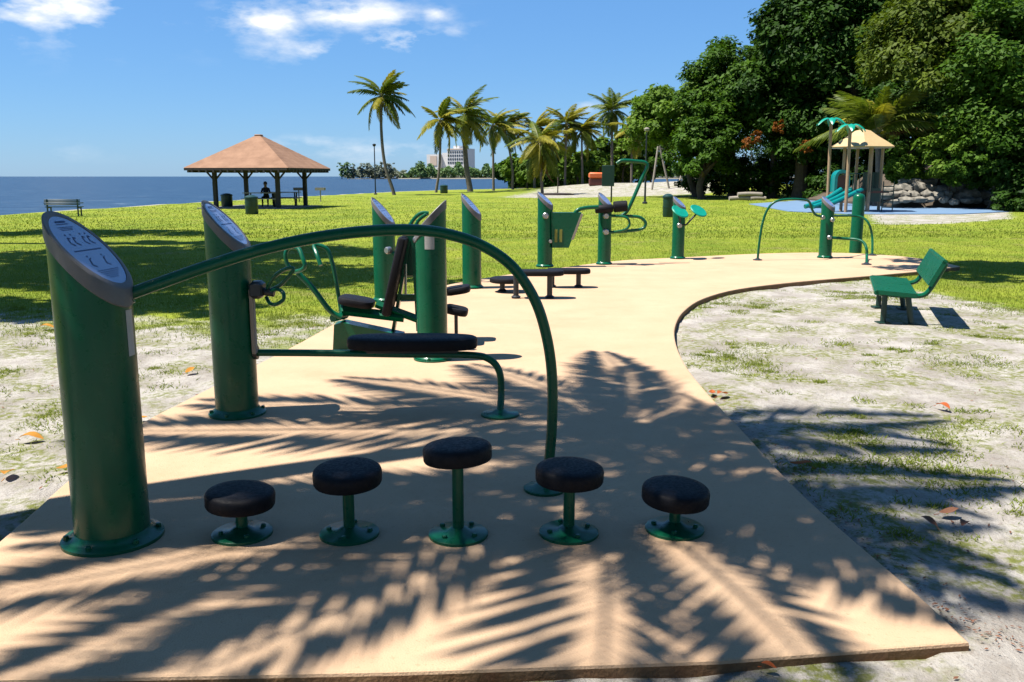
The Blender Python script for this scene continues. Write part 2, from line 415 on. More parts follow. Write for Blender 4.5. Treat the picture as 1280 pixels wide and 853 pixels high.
# a little unevenness along the poured edge
rings = [[(x, y, -.16) for x, y in oxy], [(x, y, -.014) for x, y in oxy], [(x, y, -.004) for x, y in mid_], [(x, y, 0) for x, y in ins]]
vs = [p for r_ in rings for p in r_]
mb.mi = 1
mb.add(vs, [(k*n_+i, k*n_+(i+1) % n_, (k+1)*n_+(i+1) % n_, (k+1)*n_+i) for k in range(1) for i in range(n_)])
mb.mi = 0
mb.f += [(k*n_+i, k*n_+(i+1) % n_, (k+1)*n_+(i+1) % n_, (k+1)*n_+i) for k in (1, 2) for i in range(n_)]; mb.m += [0]*(2*n_)
mb.f.append(tuple(3*n_+i for i in range(n_))); mb.m.append(0)
nt = CONC.node_tree; pb = nt.nodes['Principled BSDF']; src = pb.inputs['Base Color'].links[0].from_socket
tcx = N(nt, 'ShaderNodeTexCoord'); w1 = N(nt, 'ShaderNodeTexNoise'); w1.inputs['Scale'].default_value = .8; w1.inputs['Detail'].default_value = 8; w1.inputs['Roughness'].default_value = .7
nt.links.new(tcx.outputs['Object'], w1.inputs[0])
w2 = N(nt, 'ShaderNodeMapRange'); w2.inputs[1].default_value = .52; w2.inputs[2].default_value = .75; w2.inputs[4].default_value = .45; nt.links.new(w1.outputs[0], w2.inputs[0])
w3 = N(nt, 'ShaderNodeMixRGB', blend_type='MULTIPLY'); w3.inputs[2].default_value = (.70, .62, .54, 1); nt.links.new(w2.outputs[0], w3.inputs[0]); nt.links.new(src, w3.inputs[1])
w4 = N(nt, 'ShaderNodeTexNoise'); w4.inputs['Scale'].default_value = 46; w4.inputs['Detail'].default_value = 4; nt.links.new(tcx.outputs['Object'], w4.inputs[0])
w5 = N(nt, 'ShaderNodeMapRange'); w5.inputs[1].default_value = .60; w5.inputs[2].default_value = .70; w5.inputs[4].default_value = .45; nt.links.new(w4.outputs[0], w5.inputs[0])
w6 = N(nt, 'ShaderNodeMixRGB', blend_type='MULTIPLY'); w6.inputs[2].default_value = (.72, .66, .58, 1); nt.links.new(w5.outputs[0], w6.inputs[0]); nt.links.new(w3.outputs[0], w6.inputs[1])
nt.links.new(w6.outputs[0], pb.inputs['Base Color'])
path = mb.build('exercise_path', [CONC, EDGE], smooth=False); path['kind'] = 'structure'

SHORE = [(-400, 300), (-120, 276), (0, 267.5), (110, 261), (240, 253), (340, 247.5), (430, 243), (500, 239.5), (560, 237.5), (640, 236)]
shore_xy = poly(SHORE)
shore_xy = np.array([[p[0], p[1]] for p in shore_xy])
sh_poly = np.vstack([shore_xy, [[8, 150], [40, 190], [3000, 260], [3000, -900], [-300, -900], [-60, -40]]])
SAND_R = [(846, 400), (862, 384), (890, 371), (960, 357), (1080, 352), (1170, 368), (1290, 392), (1500, 420), (1700, 700), (1500, 1100), (900, 1000), (900, 826), (1212, 803), (985, 600), (885, 492), (850, 440)]
SAND_L = [(-500, 392), (0, 394), (150, 402), (300, 408), (390, 400), (440, 404), (330, 455), (225, 505), (95, 595), (-60, 735), (-300, 1000), (-900, 800)]
SAND_P = [(630, 247), (690, 237), (740, 231), (800, 228.5), (880, 232), (905, 240), (890, 244), (760, 246.5), (690, 248)]
SAND_S = [(1085, 268), (1150, 264), (1262, 264), (1262, 274), (1180, 280), (1100, 281)]
def axis(lo, hi, d, far):
    a = list(np.arange(lo, hi+1e-6, d)); s_ = d
    while a[-1] < far: s_ *= 1.22; a.append(a[-1]+s_)
    s_ = d
    while a[0] > -far: s_ *= 1.22; a.insert(0, a[0]-s_)
    return np.array(a)
xs = np.unique(np.concatenate([axis(-12, 14, .16, 14), axis(-60, 60, .9, 4000)[lambda q: (q < -12.3) | (q > 14.3)] if False else np.array([q for q in axis(-60, 60, .9, 4000) if q < -12.3 or q > 14.3])]))
ys = np.unique(np.concatenate([np.arange(-3, 18, .16), np.array([q for q in axis(-10, 150, .9, 4000) if q < -3.3 or q > 18.2])]))
XX, YY = np.meshgrid(xs, ys); P = np.column_stack([XX.ravel(), YY.ravel()])
dsh = sdist(P, sh_poly)
sandm = np.maximum.reduce([np.clip(.5+sdist(P, poly(SAND_R))/1.3, 0, 1), np.clip(.5+sdist(P, poly(SAND_L))/np.clip(1.2+(P[:, 1]-5)*.8, 1.2, 4.4), 0, .9),
    np.clip(.5+sdist(P, poly(SAND_P))/6, 0, 1), np.clip(.5+sdist(P, poly(SAND_S))/1.5, 0, 1),
    np.clip(.5+(3.0-P[:, 1])/1.0, 0, 1)*(np.abs(P[:, 0]) < 9), np.clip(1.15-np.abs(dsh-.3)/.55, 0, 1)*(dsh < 40)])
inpath = sdist(P, oxy)
sandm = np.maximum(sandm, np.clip(1.4+inpath/.9, 0, 1)*np.where(P[:, 0] > 0, P[:, 1] < 10.2, P[:, 1] < 8.2))
ZZ = np.full(len(P), GZ)
near = (np.abs(P[:, 0]) < 20) & (P[:, 1] < 30) & (P[:, 1] > -5)
for i in np.nonzero(near)[0]:
    x, y = P[i]
    ZZ[i] += .030*noise.noise((x*.8, y*.8, 1))*min(1, max(0, -inpath[i]/.5)) + (.016*noise.noise((x*3.1, y*3.1, 5))+.011*noise.noise((x*7.7, y*7.7, 9)))*sandm[i]
ZZ += .028*np.clip(1+inpath/.7, 0, 1)*np.clip((7.5-P[:, 1])/2, 0, 1)
ZZ -= np.clip(inpath/.15, 0, 1)*.08
mound = 1.25*np.exp(-((P[:, 0]-22)/9)**2-((P[:, 1]-97)/13)**2) + .7*np.exp(-((P[:, 0]-10)/7)**2-((P[:, 1]-106)/10)**2)
ZZ += mound
ZZ = np.where(dsh < 0, np.maximum(GZ-.1+dsh*.45, -2.5), ZZ)
ZZ = np.where(np.hypot(P[:, 0], P[:, 1]) > 1400, -6, ZZ)
nx, ny = len(xs), len(ys)
idx = np.arange(nx*ny).reshape(ny, nx)
F = np.stack([idx[:-1, :-1], idx[:-1, 1:], idx[1:, 1:], idx[1:, :-1]], -1).reshape(-1, 4)
ground = np_mesh('ground', np.column_stack([P, ZZ]), F, GROUND, attrs={'sand': sandm}, smooth=True)
ground['kind'] = 'structure'
def gz(x, y):
    i = min(max(np.searchsorted(xs, x)-1, 0), nx-2); j = min(max(np.searchsorted(ys, y)-1, 0), ny-2)
    tx = (x-xs[i])/(xs[i+1]-xs[i]); ty = (y-ys[j])/(ys[j+1]-ys[j])
    Z = ZZ.reshape(ny, nx)
    return (Z[j, i]*(1-tx)+Z[j, i+1]*tx)*(1-ty)+(Z[j+1, i]*(1-tx)+Z[j+1, i+1]*tx)*ty
def gzv(x, y):
    i = np.clip(np.searchsorted(xs, x)-1, 0, nx-2); j = np.clip(np.searchsorted(ys, y)-1, 0, ny-2)
    tx = (x-xs[i])/(xs[i+1]-xs[i]); ty = (y-ys[j])/(ys[j+1]-ys[j]); Z = ZZ.reshape(ny, nx); S = sandm.reshape(ny, nx)
    f_ = lambda Q: (Q[j, i]*(1-tx)+Q[j, i+1]*tx)*(1-ty)+(Q[j+1, i]*(1-tx)+Q[j+1, i+1]*tx)*ty
    return f_(Z), f_(S)

w = MB(); w.add([(-9000, -300, -.30), (9000, -300, -.30), (9000, 9000, -.30), (-9000, 9000, -.30)], [(0, 1, 2, 3)])
wo_ = w.build('sea_water', WATER, smooth=False); wo_['kind'] = 'structure'

pad = [G(a, b, GZ+.03) for a, b in [(936, 255), (1000, 250.5), (1060, 249), (1130, 251), (1200, 257), (1262, 264.5), (1200, 267.5), (1060, 267.5), (985, 264)]]
m_ = MB(); K = len(pad)
m_.add([(p.x, p.y, GZ+.03) for p in pad]+[(p.x, p.y, GZ-.15) for p in pad], [tuple(range(K)) if False else tuple(range(K-1, -1, -1))]+[(i, (i+1) % K, K+(i+1) % K, K+i) for i in range(K)])
sp = m_.build('play_surface', BLUEPAD, smooth=False); sp['kind'] = 'structure'

# ------------------------------------------------------------------ grass
def blades(name, X, Y, hmin, hmax, wid, material, zoff=0, lean=.5, label=None):
    n = len(X); Z, _ = gzv(X, Y)
    a = npr.uniform(0, 2*np.pi, n); h = npr.uniform(hmin, hmax, n); w_ = wid*npr.uniform(.7, 1.3, n)
    l_ = lean*h*npr.uniform(.1, 1.2, n); la = npr.uniform(0, 2*np.pi, n)
    base = np.column_stack([X, Y, Z-.004+zoff]); dx = np.column_stack([np.cos(a)*w_/2, np.sin(a)*w_/2, np.zeros(n)])
    tip = base+np.column_stack([np.cos(la)*l_, np.sin(la)*l_, h])
    V = np.stack([base-dx, base+dx, tip], 1).reshape(-1, 3)
    o = np_mesh(name, V, np.arange(3*n).reshape(-1, 3), material); o['kind'] = 'stuff'; return o
def lawn_pts(n, ymin, ymax, pw):
    u = npr.random(n); Y = ymin*(ymax/ymin)**(u**pw); X = npr.uniform(-1, 1, n)*Y*.64
    _, S = gzv(X, Y); ip = sdist(np.column_stack([X, Y]), oxy); ds_ = sdist(np.column_stack([X, Y]), sh_poly)
    pad_ = sdist(np.column_stack([X, Y]), np.array([[p.x, p.y] for p in pad]))
    k = (npr.random(n) > S*1.25) & (ip < -.03) & (ds_ > 1.2) & (pad_ < -.1)
    return X[k], Y[k]
X, Y = lawn_pts(230000, 8.5, 27, 1.0); blades('lawn_grass', X, Y, .015, .05, .009, GRASSB)
X, Y = lawn_pts(90000, 24, 75, 1.0); blades('lawn_grass', X, Y, .02, .065, .03, GRASSB)
# weeds and runners in the sand, in clumps
cx = npr.uniform(-8, 13, 7000); cy = 2.2+npr.random(7000)**1.0*13
_, S = gzv(cx, cy); ip = sdist(np.column_stack([cx, cy]), oxy)
keep = (S > .3) & (ip < -.06)
dens = np.array([noise.fractal((x*.55, y*.55, 3), 1, 2, 3) for x, y in zip(cx, cy)])
keep &= (dens > npr.uniform(-.15, .55, len(dens)))
cx, cy = cx[keep], cy[keep]
k_ = npr.integers(25, 150, len(cx)); X = np.repeat(cx, k_); Y = np.repeat(cy, k_); rr_ = np.repeat(npr.uniform(.03, .13, len(cx)), k_)
X = X+npr.normal(0, 1, len(X))*rr_; Y = Y+npr.normal(0, 1, len(Y))*rr_*.8
ip = sdist(np.column_stack([X, Y]), oxy); X, Y = X[ip < -.02], Y[ip < -.02]
blades('weed_grass', X, Y, .006, .034, .010, WEED, lean=1.8)

def flat_bits(name, X, Y, smin, smax, material, asp=.55, tilt=.35, z=.006):
    n = len(X); Z, _ = gzv(X, Y); s_ = npr.uniform(smin, smax, n); a = npr.uniform(0, 2*np.pi, n)
    u = np.column_stack([np.cos(a), np.sin(a), npr.uniform(-tilt, tilt, n)])*s_[:, None]*.5
    v = np.column_stack([-np.sin(a), np.cos(a), npr.uniform(-tilt, tilt, n)])*s_[:, None]*.5*asp
    c = np.column_stack([X, Y, Z+z+s_*.12])
    V = np.stack([c-u, c-v, c+u, c+v], 1).reshape(-1, 3)
    o = np_mesh(name, V, np.arange(4*n).reshape(-1, 4), material); o['kind'] = 'stuff'; return o
n = 5200; X = npr.uniform(-7, 10, n); Y = 2.2+npr.random(n)**1.3*10
_, S = gzv(X, Y); ip = sdist(np.column_stack([X, Y]), oxy)
dl = np.array([noise.noise((x*.7, y*.7, 13)) for x, y in zip(X, Y)])
k = (S > .4) & (ip < -.02) & (dl > npr.uniform(-.3, .5, n)); flat_bits('leaf_litter', X[k], Y[k], .008, .034, LITTER, asp=.4)
n = 380                                                       # litter drifted along the path's right edge
t_ = npr.integers(0, 20, n); e = np.array([[p.x, p.y] for p in path_w[:21]]); q = npr.random(n)[:, None]
Q = e[t_]*(1-q)+e[t_+1]*q; Q[:, 0] += np.abs(npr.normal(0, .12, n))+.03; Q[:, 1] += npr.normal(0, .04, n)
ip = sdist(Q, oxy); Q = Q[ip < -.02]; flat_bits('leaf_litter', Q[:, 0], Q[:, 1], .008, .026, LITTER, asp=.4)

# ------------------------------------------------------------------ exercise equipment
def post_parts(root, d, zh, drop, phi, base_r, n=48, c=(0, 0), prints=True, sticker=None, bolts=True):
    r = d/2; cx_, cy_ = c
    def zt(rho, a): return zh-drop/2*(1+rho/r*math.cos(a-phi))
    def ring(rho, f): return [Vector((cx_+rho*math.cos(2*math.pi*i/n), cy_+rho*math.sin(2*math.pi*i/n), f(2*math.pi*i/n))) for i in range(n)]
    m = MB(); m.rings([ring(r, lambda a: .01), ring(r, lambda a: zt(r, a)-.05)])
    p = m.build('post', GREEN, root)
    m = MB(); R1 = r+.007
    m.rings([ring(r+.001, lambda a: zt(R1, a)-.082), ring(R1, lambda a: zt(R1, a)-.077), ring(R1, lambda a: zt(R1, a)-.008), ring(R1-.006, lambda a: zt(R1-.006, a)),
             ring(r*.90, lambda a: zt(r*.90, a)), ring(r*.89, lambda a: zt(r*.89, a)-.006)])
    m.build('cap_collar', COLLAR, root)
    m = MB(); m.rings([ring(r*.885, lambda a: zt(r*.885, a)-.02), ring(r*.885, lambda a: zt(r*.885, a)-.004)])
    pn = m.build('sign_panel', PANEL, root)
    if prints:
        m = MB(); nrm = Vector((drop/d*math.cos(phi), drop/d*math.sin(phi), 1)).normalized()
        def pt(u, w_):            # u: +1 towards the high side, w across
            x, y = -u*math.cos(phi)-w_*math.sin(phi), -u*math.sin(phi)+w_*math.cos(phi)
            q_ = Vector((cx_+r*x, cy_+r*y, zh-drop/2*(1+(x*math.cos(phi)+y*math.sin(phi)))-.004))
            return q_+nrm*.0015
        def bar(u0, w0, u1, w1, th):
            du, dw = u1-u0, w1-w0; l_ = math.hypot(du, dw); pu, pw_ = -dw/l_*th/2, du/l_*th/2
            m.add([pt(u0+pu, w0+pw_), pt(u1+pu, w1+pw_), pt(u1-pu, w1-pw_), pt(u0-pu, w0-pw_)], [(0, 1, 2, 3), (3, 2, 1, 0)])
        bar(.0, -.62, .0, .62, .022)
        for w0 in (-.36, .30):     # pictograms of exercising figures
            for f_, dw in ((1, 0), (.9, .24)):
                bar(.20, w0-.07+dw, .34, w0+dw, .030); bar(.34, w0+dw, .31, w0+.09+dw, .024); bar(.20, w0-.07+dw, .13, w0+.05+dw, .026); bar(.39, w0+.01+dw, .425, w0+.02+dw, .042)
            bar(-.36, w0-.07, -.22, w0+.03, .030); bar(-.22, w0+.03, -.20, w0+.12, .024); bar(-.36, w0-.07, -.42, w0+.05, .026); bar(-.17, w0+.03, -.135, w0+.04, .042)
        bar(.74, -.22, .74, .22, .040); bar(.68, -.26, .68, .26, .014)
        for k in range(3): bar(.60-.035*k, -.34+.03*k, .60-.035*k, .34-.05*k, .010)
        for k in range(5): bar(-.52-.045*k, -.5+.06*k, -.52-.045*k, .5-.08*k, .010)
        m.build('print', PRINT, pn, smooth=False)
    m = MB(); m.lathe([(base_r, .0), (base_r, .014), (base_r-.012, .02), (r+.03, .024), (r+.012, .034), (r+.002, .05)], 48, Matrix.Translation((cx_, cy_, 0)))
    m.build('base_flange', GREEN, root)
    if bolts:
        for k in range(6):
            a = k*math.pi/3+.4; q_ = (r+base_r)/2+.004; m = MB()
            m.lathe([(.013, .02), (.013, .036), (.009, .04)], 6, Matrix.Translation((cx_+q_*math.cos(a), cy_+q_*math.sin(a), 0)))
            m.build('bolt', GREEN, root)
    if sticker:
        a0, a1, z0, z1 = sticker; m = MB(); K = 8
        m.rings([[Vector((cx_+(r+.0015)*math.cos(a0+(a1-a0)*k/K), cy_+(r+.0015)*math.sin(a0+(a1-a0)*k/K), z)) for k in range(K+1)] for z in (z0, z1)], False, False)
        m.f = [f for f in m.f if len(set(f)) == 4 and not (K in [i % (K+1) for i in f] and 0 in [i % (K+1) for i in f])]; m.m = [0]*len(m.f)
        m.build('sticker', STICKER, root)
def rel(root): return lambda px, py, Y: A(px, py, Y)-root.location
def foot(m, p, r=.125, stem=.03):
    m.lathe([(r, 0), (r, .012), (r-.01, .018), (stem+.03, .022), (stem+.004, .04)], 36, Matrix.Translation((p.x, p.y, 0)))
def knob(root, p, dir_, r=.03, l=.04, material=None):
    m = MB(); q = Vector(dir_).normalized(); m.tube([p, p+q*l*.7, p+q*l], lambda t: r*(1 if t < .7 else .75), n=16, smooth=False)
    return m.build('bolt_cap', material or SILVER, root)

# station with the arch, nearest the camera
b1 = G(142, 672); s1 = thing('arch_station', 'tall dark green post nearest the camera with blue sign panel and long arching handrail', 'fitness station', b1)
post_parts(s1, .315, 1.455, .315, R(-6), .215, sticker=(R(-14), R(4), .84, 1.04))
Y0, Y1 = b1.y, G(681, 612).y
foot_p = G(681, 612)
x0, x1 = b1.x+.14, foot_p.x
def arch_pt(px, py):
    d = ray(px, py); # plane through post and foot
    dx, dy = foot_p.x-b1.x, foot_p.y-b1.y
    t = (b1.x*dy-b1.y*dx)/(d.x*dy-d.y*dx)
    return Vector((d.x*t, d.y*t, CAM_H+d.z*t))
apts = [arch_pt(*p) for p in [(140, 376), (200, 354), (260, 333), (320, 314), (380, 300), (440, 291), (500, 287.5), (550, 291), (600, 306), (640, 333), (668, 374), (683, 420), (690, 470), (690, 530), (686, 580)]]
apts.append(Vector((foot_p.x, foot_p.y, .02)))
m = MB(); m.tube([p-b1 for p in apts], .027, n=16, res=6); m.build('arch_rail', GREEN, s1)
m = MB(); foot(m, foot_p-b1, .11); m.build('foot_flange', GREEN, s1)
m = MB(); m.tube([apts[0]-b1, (apts[0]*.6+apts[1]*.4)-b1], .042, n=16, smooth=False); m.build('rail_socket', GREEN, s1)

# five step stools
seat_prof = [(.02, -.040), (.140, -.040), (.149, -.036), (.153, -.028), (.154, .014), (.150, .026), (.140, .034), (.110, .039), (.05, .042), (.004, .043)]
stools = [((303, 668), 622, 'lowest step stool at the left end, beside the tall arch post'),
          ((437, 668), 594, 'middle height step stool second from the arch post, left of the tallest'),
          ((573, 669), 565, 'tallest of the five black topped step stools, in the middle of the row'),
          ((711, 667), 592, 'black topped step stool in front of the arch rail foot'),
          ((843, 662), 617, 'lowest step stool at the right end of the row, nearest the sand')]
for k, ((px, py), sy, lab) in enumerate(stools):
    g = G(px, py); h = A(px, sy, g.y).z
    t = thing('step_stool', lab, 'step stool', g, group='row of round step stools')
    m = MB(); m.lathe(seat_prof, 48, Matrix.Translation((0, 0, h)) @ Matrix.Rotation(R(3)*math.sin(k*2.1), 4, 'X') @ Matrix.Rotation(R(3)*math.cos(k*1.7), 4, 'Y')); m.build('seat', BLACK, t)
    m = MB(); m.cyl((0, 0, .02), (0, 0, h-.038), .026, n=20); m.build('stem', GREEN, t)
    m = MB(); foot(m, Vector((0, 0, 0)), .135, .026)
    m.build('base_flange', GREEN, t)
    for q in range(4):
        a = q*math.pi/2+.5+k; m = MB(); m.lathe([(.012, .018), (.012, .030), (.008, .033)], 6, Matrix.Translation((.095*math.cos(a), .095*math.sin(a), 0)))
        m.build('bolt', GREEN, t)

# sit-up bench station with the hand cranks
b2 = G(297, 517); s2 = thing('bench_station', 'green post with white sign, padded black bench and looped hand cranks', 'fitness station', b2); r2 = rel(s2)
post_parts(s2, .285, 1.445, .30, R(-4), .19, sticker=None)
fb = G(625, 519)-b2; Yb = b2.y
m = MB(); m.tube([r2(300, 441, Yb), r2(400, 441.5, Yb), r2(500, 443, Yb), r2(585, 444, Yb), r2(611, 449, Yb), r2(624, 464, Yb), r2(626.5, 490, Yb), Vector((fb.x, fb.y, .02))], .024, n=14, res=5); m.build('bench_rail', GREEN, s2)
m = MB(); foot(m, fb, .13, .026); m.build('foot_flange', GREEN, s2)
def pad_mesh(m, c, lx, ly, th, power=3.2, n=56, rot=None):
    rings = []
    for ins, z in ((.03, -th/2), (.008, -th/2+.006), (0, -th/2+.02), (0, th/2-.025), (.006, th/2-.010), (.022, th/2-.002), (.06, th/2+.002)):
        rg = []
        for i in range(n):
            a = 2*math.pi*i/n; ca, sa = math.cos(a), math.sin(a)
            x = math.copysign(abs(ca)**(2/power), ca)*(lx/2-ins); y = math.copysign(abs(sa)**(2/power), sa)*(ly/2-ins)
            v = Vector((x, y, z)); rg.append((rot @ v if rot is not None else v)+Vector(c))
        rings.append(rg)
    return m.rings(rings)
pc = r2(515.5, 428, Yb); m = MB(); pad_mesh(m, pc, .88, .30, .085, 2.7); m.build('seat_pad', BLACK, s2)
m = MB(); m.box((pc.x, pc.y, pc.z-.055), (.62, .10, .03), bev=.008); m.build('pad_bracket', DARKMETAL, s2)
kb = r2(313, 441, Yb); m = MB(); m.tube([kb+Vector((-.03, -.0, 0)), kb+Vector((.05, 0, 0))], .046, n=18, smooth=False); m.build('rail_clamp', DARKMETAL, s2)
hb = r2(322, 362, Yb-.06); m = MB(); m.box(hb, (.085, .12, .115), bev=.02); m.tube([hb+Vector((.02, 0, -.01)), hb+Vector((.11, 0, -.025))], .026, n=14, smooth=False); m.build('crank_hub', DARKMETAL, s2)
Yc = Yb-.05
m = MB(); m.tube([r2(332, 367, Yc), r2(340, 350, Yc-.04), r2(352, 339, Yc-.07), r2(364, 335, Yc-.08), r2(366, 339, Yc-.08), r2(358, 349, Yc-.06), r2(350, 357, Yc-.03), r2(338, 363, Yc)], .0125, n=10, res=5); m.build('crank_handle', GREEN, s2)
m = MB(); m.tube([r2(334, 366, Yc), r2(346, 362, Yc-.05), r2(353, 365, Yc-.10), r2(355, 371, Yc-.12), r2(353, 376, Yc-.12), r2(344, 381, Yc-.12), r2(337, 379, Yc-.06), r2(333, 372, Yc)], .0125, n=10, res=5); m.build('crank_handle', GREEN, s2)
m = MB(); m.box(r2(316.5, 402, Yb-.04), (.028, .05, .44), bev=.006); m.build('guide_strip', PALE, s2)

# seated press machine
b3 = G(541, 449); s3 = thing('press_machine', 'green seated press machine with black backrest and looped arm levers, post cap turned away', 'fitness station', b3); r3 = rel(s3)
post_parts(s3, .268, 1.40, .28, R(176), .17, sticker=(R(-108), R(-72), .985, 1.10))
Ym = 8.15
m = MB()
for a_, b_, w_ in (((428, 388), (505, 397), .075), ((470, 380), (530, 402), .06)):
    p, q = r3(*a_, Ym), r3(*b_, Ym); m.tube([p, q], w_/1.6, n=4, smooth=False)
m.build('main_beam', GREEN, s3)
hp = r3(447, 419, Ym); gzl = -hp.z*0
m = MB(); zt_, zb_ = r3(440, 404, Ym).z, .0
xa, xb = r3(418, 420, Ym).x, r3(478, 420, Ym).x
for yy in (0,):
    ym_ = hp.y
    pr = [(xa, zb_), (xb+.2, zb_), (xb+.2, zt_-.10), (xa+.10, zt_+.02), (xa+.02, zt_)]
    m.rings([[Vector((x, ym_-.10, z)) for x, z in pr], [Vector((x, ym_+.10, z)) for x, z in pr]])
m.build('base_housing', GREEN, s3)
sc_ = r3(446, 377, Ym); m = MB(); pad_mesh(m, sc_, .33, .34, .075, 3.5, rot=Matrix.Rotation(R(10), 3, 'Y')); m.build('seat_pad', BLACK, s3)
p, q = r3(484, 393, Ym), r3(505, 296, Ym); ang = math.atan2(q.x-p.x, q.z-p.z)
m = MB(); pad_mesh(m, (p+q)/2, .085, .32, (q-p).length, 5, rot=Matrix.Rotation(ang, 3, 'Y')); m.build('backrest_pad', BLACK, s3)
m = MB()
for a_, b_ in (((514, 290), (492, 412)), ((516, 290), (523, 413))):
    p, q = r3(*a_, Ym+.1), r3(*b_, Ym+.1); dirv = (q-p); 
    m.box((p+q)/2, (.10, .03, dirv.length), rot=dirv.to_track_quat('Z', 'Y').to_matrix())
m.box(r3(516, 318, Ym+.1), (.17, .028, .42), bev=.01); m.box(r3(508, 372, Ym+.1), (.24, .026, .06))
m.build('a_frame', GREEN, s3)
m = MB(); m.tube([r3(524, 296, Ym-.12), r3(524, 412, Ym-.12)], .017, n=10, smooth=False); m.build('guide_rod', DARKMETAL, s3)
m = MB(); m.tube([r3(507, 330, Ym-.02), r3(507, 368, Ym-.02)], .012, n=10, smooth=False); m.build('guide_rod', SILVER, s3)
knob(s3, r3(487, 313, Ym-.1), (-.6, -1, 0), .033, .05); knob(s3, r3(521, 300, Ym-.12), (0, -1, 0), .035, .04)
# the two arm levers
Yl = Ym-.15
m = MB(); m.tube([r3(427, 397, Yl), r3(412, 388, Yl), r3(392, 362, Yl), r3(372, 341, Yl)], .026, n=12, res=6); m.build('arm_lever', GREEN, s3)
m = MB(); m.tube([r3(370, 341, Yl), r3(360, 332, Yl), r3(357, 318, Yl), r3(362, 310, Yl), r3(373, 311, Yl-.1), r3(378, 322, Yl-.16), r3(381, 333, Yl-.18), r3(376, 338, Yl-.14), r3(370, 340, Yl-.03)], .019, n=10, res=5); m.build('loop_grip', GREEN, s3)
Yk = Ym+.3
m = MB(); m.tube([r3(427, 393, Yk), r3(424, 375, Yk), r3(418, 340, Yk), r3(412, 318, Yk), r3(405, 309, Yk), r3(393, 307, Yk), r3(396, 318, Yk-.1), r3(401, 332, Yk-.15)], .020, n=10, res=5); m.build('arm_lever', GREEN, s3)
m = MB(); m.tube([r3(416, 398, Yl), r3(432, 394, Yl+.2)], .035, n=12, smooth=False); m.tube([r3(428, 372, Yk), r3(429, 398, Yk-.2)], .024, n=10, smooth=False); m.build('pivot', GREEN, s3)
m = MB(); m.tube([r3(508, 292, Ym+.5), r3(516, 276, Ym+.5), r3(526, 267, Ym+.5), r3(536, 267, Ym+.5)], .02, n=10); m.tube([r3(517, 290, Ym+.3), r3(523, 276, Ym+.3), r3(533, 268, Ym+.3)], .018, n=10); m.build('top_grip', GREEN, s3)
for (x0_, y0_, x1_, y1_, Yq) in ((556, 365, 588, 360, 8.6), (556, 385, 585, 391, 8.4)):
    p, q = r3(x0_, y0_, Yq), r3(x1_, y1_, Yq); an = math.atan2(q.z-p.z, q.x-p.x)
    m = MB(); pad_mesh(m, (p+q)/2, (q-p).length, .26, .075, 4, rot=Matrix.Rotation(-an, 3, 'Y')); m.build('foot_pad', BLACK, s3)
m = MB(); p = r3(570, 391, 8.4); m.tube([Vector((p.x, p.y, .01)), p], .018, n=10, smooth=False); m.build('pad_stem', DARKMETAL, s3); m = MB()
m.tube([r3(548, 362, 8.3), r3(562, 364, 8.6)], .02, n=8, smooth=False); m.build('pad_stem', DARKMETAL, s3)

# further posts
b4 = G(482, 376); s4 = thing('sign_post_station', 'green station post behind the press machine, blue slanted sign above the arch rail', 'fitness station', b4)
post_parts(s4, .285, 1.335, .33, R(-10), .17, bolts=False)
m = MB(); m.tube([(.12, -.06, .62), (.34, -.08, .62)], .03, n=12, smooth=False); m.build('side_stub', GREEN, s4)
b5 = G(590, 360); s5 = thing('balance_station', 'plain green post with pale slanted sign standing behind the low black benches', 'fitness station', b5)
post_parts(s5, .275, 1.36, .30, R(-14), .16, bolts=False)
# low benches
def low_bench(name, lab, x0p, x1p, ytop, ybase, legs, lx=None):
    base = G((legs[0]+legs[-1])/2, ybase); t = thing(name, lab, 'balance bench', base, group='low black benches by the path'); q = rel(t); Yq = base.y
    p0, p1 = q(x0p, ytop, Yq), q(x1p, ytop, Yq); m = MB(); ln = (p1-p0).length
    pad_mesh(m, (p0+p1)/2, ln, .30 if len(legs) > 1 else ln*.9, .075, 3.5 if len(legs) > 1 else 2.1); m.build('bench_top', BLACK, t)
    for lx_ in legs:
        p = q(lx_, ybase, Yq); m = MB(); m.cyl((p.x, p.y, 0), (p.x, p.y, p0.z-.03), .036, n=16); foot(m, Vector((p.x, p.y, 0)), .06, .036); m.build('leg', DARKMETAL, t)
low_bench('balance_bench', 'low black two legged bench nearest the arch rail', 641, 705, 341, 373, [645, 687])
low_bench('balance_bench', 'low black two legged bench beyond the nearest one', 683, 738, 339, 359.5, [690, 723])
low_bench('balance_stool', 'round low black single legged stool beside the two benches', 612, 658, 350, 365, [628])

# leg press with the green hopper plate
b6 = G(681, 333.5); s6 = thing('plate_station', 'green post with sloping slotted green plate and tube arm', 'fitness station', b6); r6 = rel(s6); Yp = b6.y
post_parts(s6, .27, 1.335, .24, R(-20), .16, bolts=False)
m = MB(); th = .05
def plate(m, pts, Yq, th, r_):
    a_ = [r_(x, y, Yq) for x, y in pts]; b_ = [p+Vector((0, th, 0)) for p in a_]
    return m.rings([b_, a_])
plate(m, [(689, 266), (727, 266), (723, 278), (711, 310), (690, 310)], Yp-.12, .22, r6); m.build('sloping_plate', GREEN, s6)
m = MB()
for xa_ in (693.5, 699.5): plate(m, [(xa_, 287), (xa_+3.4, 287), (xa_+3.0, 303), (xa_-.3, 303)], Yp-.126, .004, r6)
m.build('slot', mat('slot_pale', (.30, .32, .05), rough=.7), s6, smooth=False)
knob(s6, r6(682, 270, Yp-.13), (-.1, -1, 0), .055, .05); knob(s6, r6(688, 302, Yp-.1), (0, -1, 0), .035, .06)
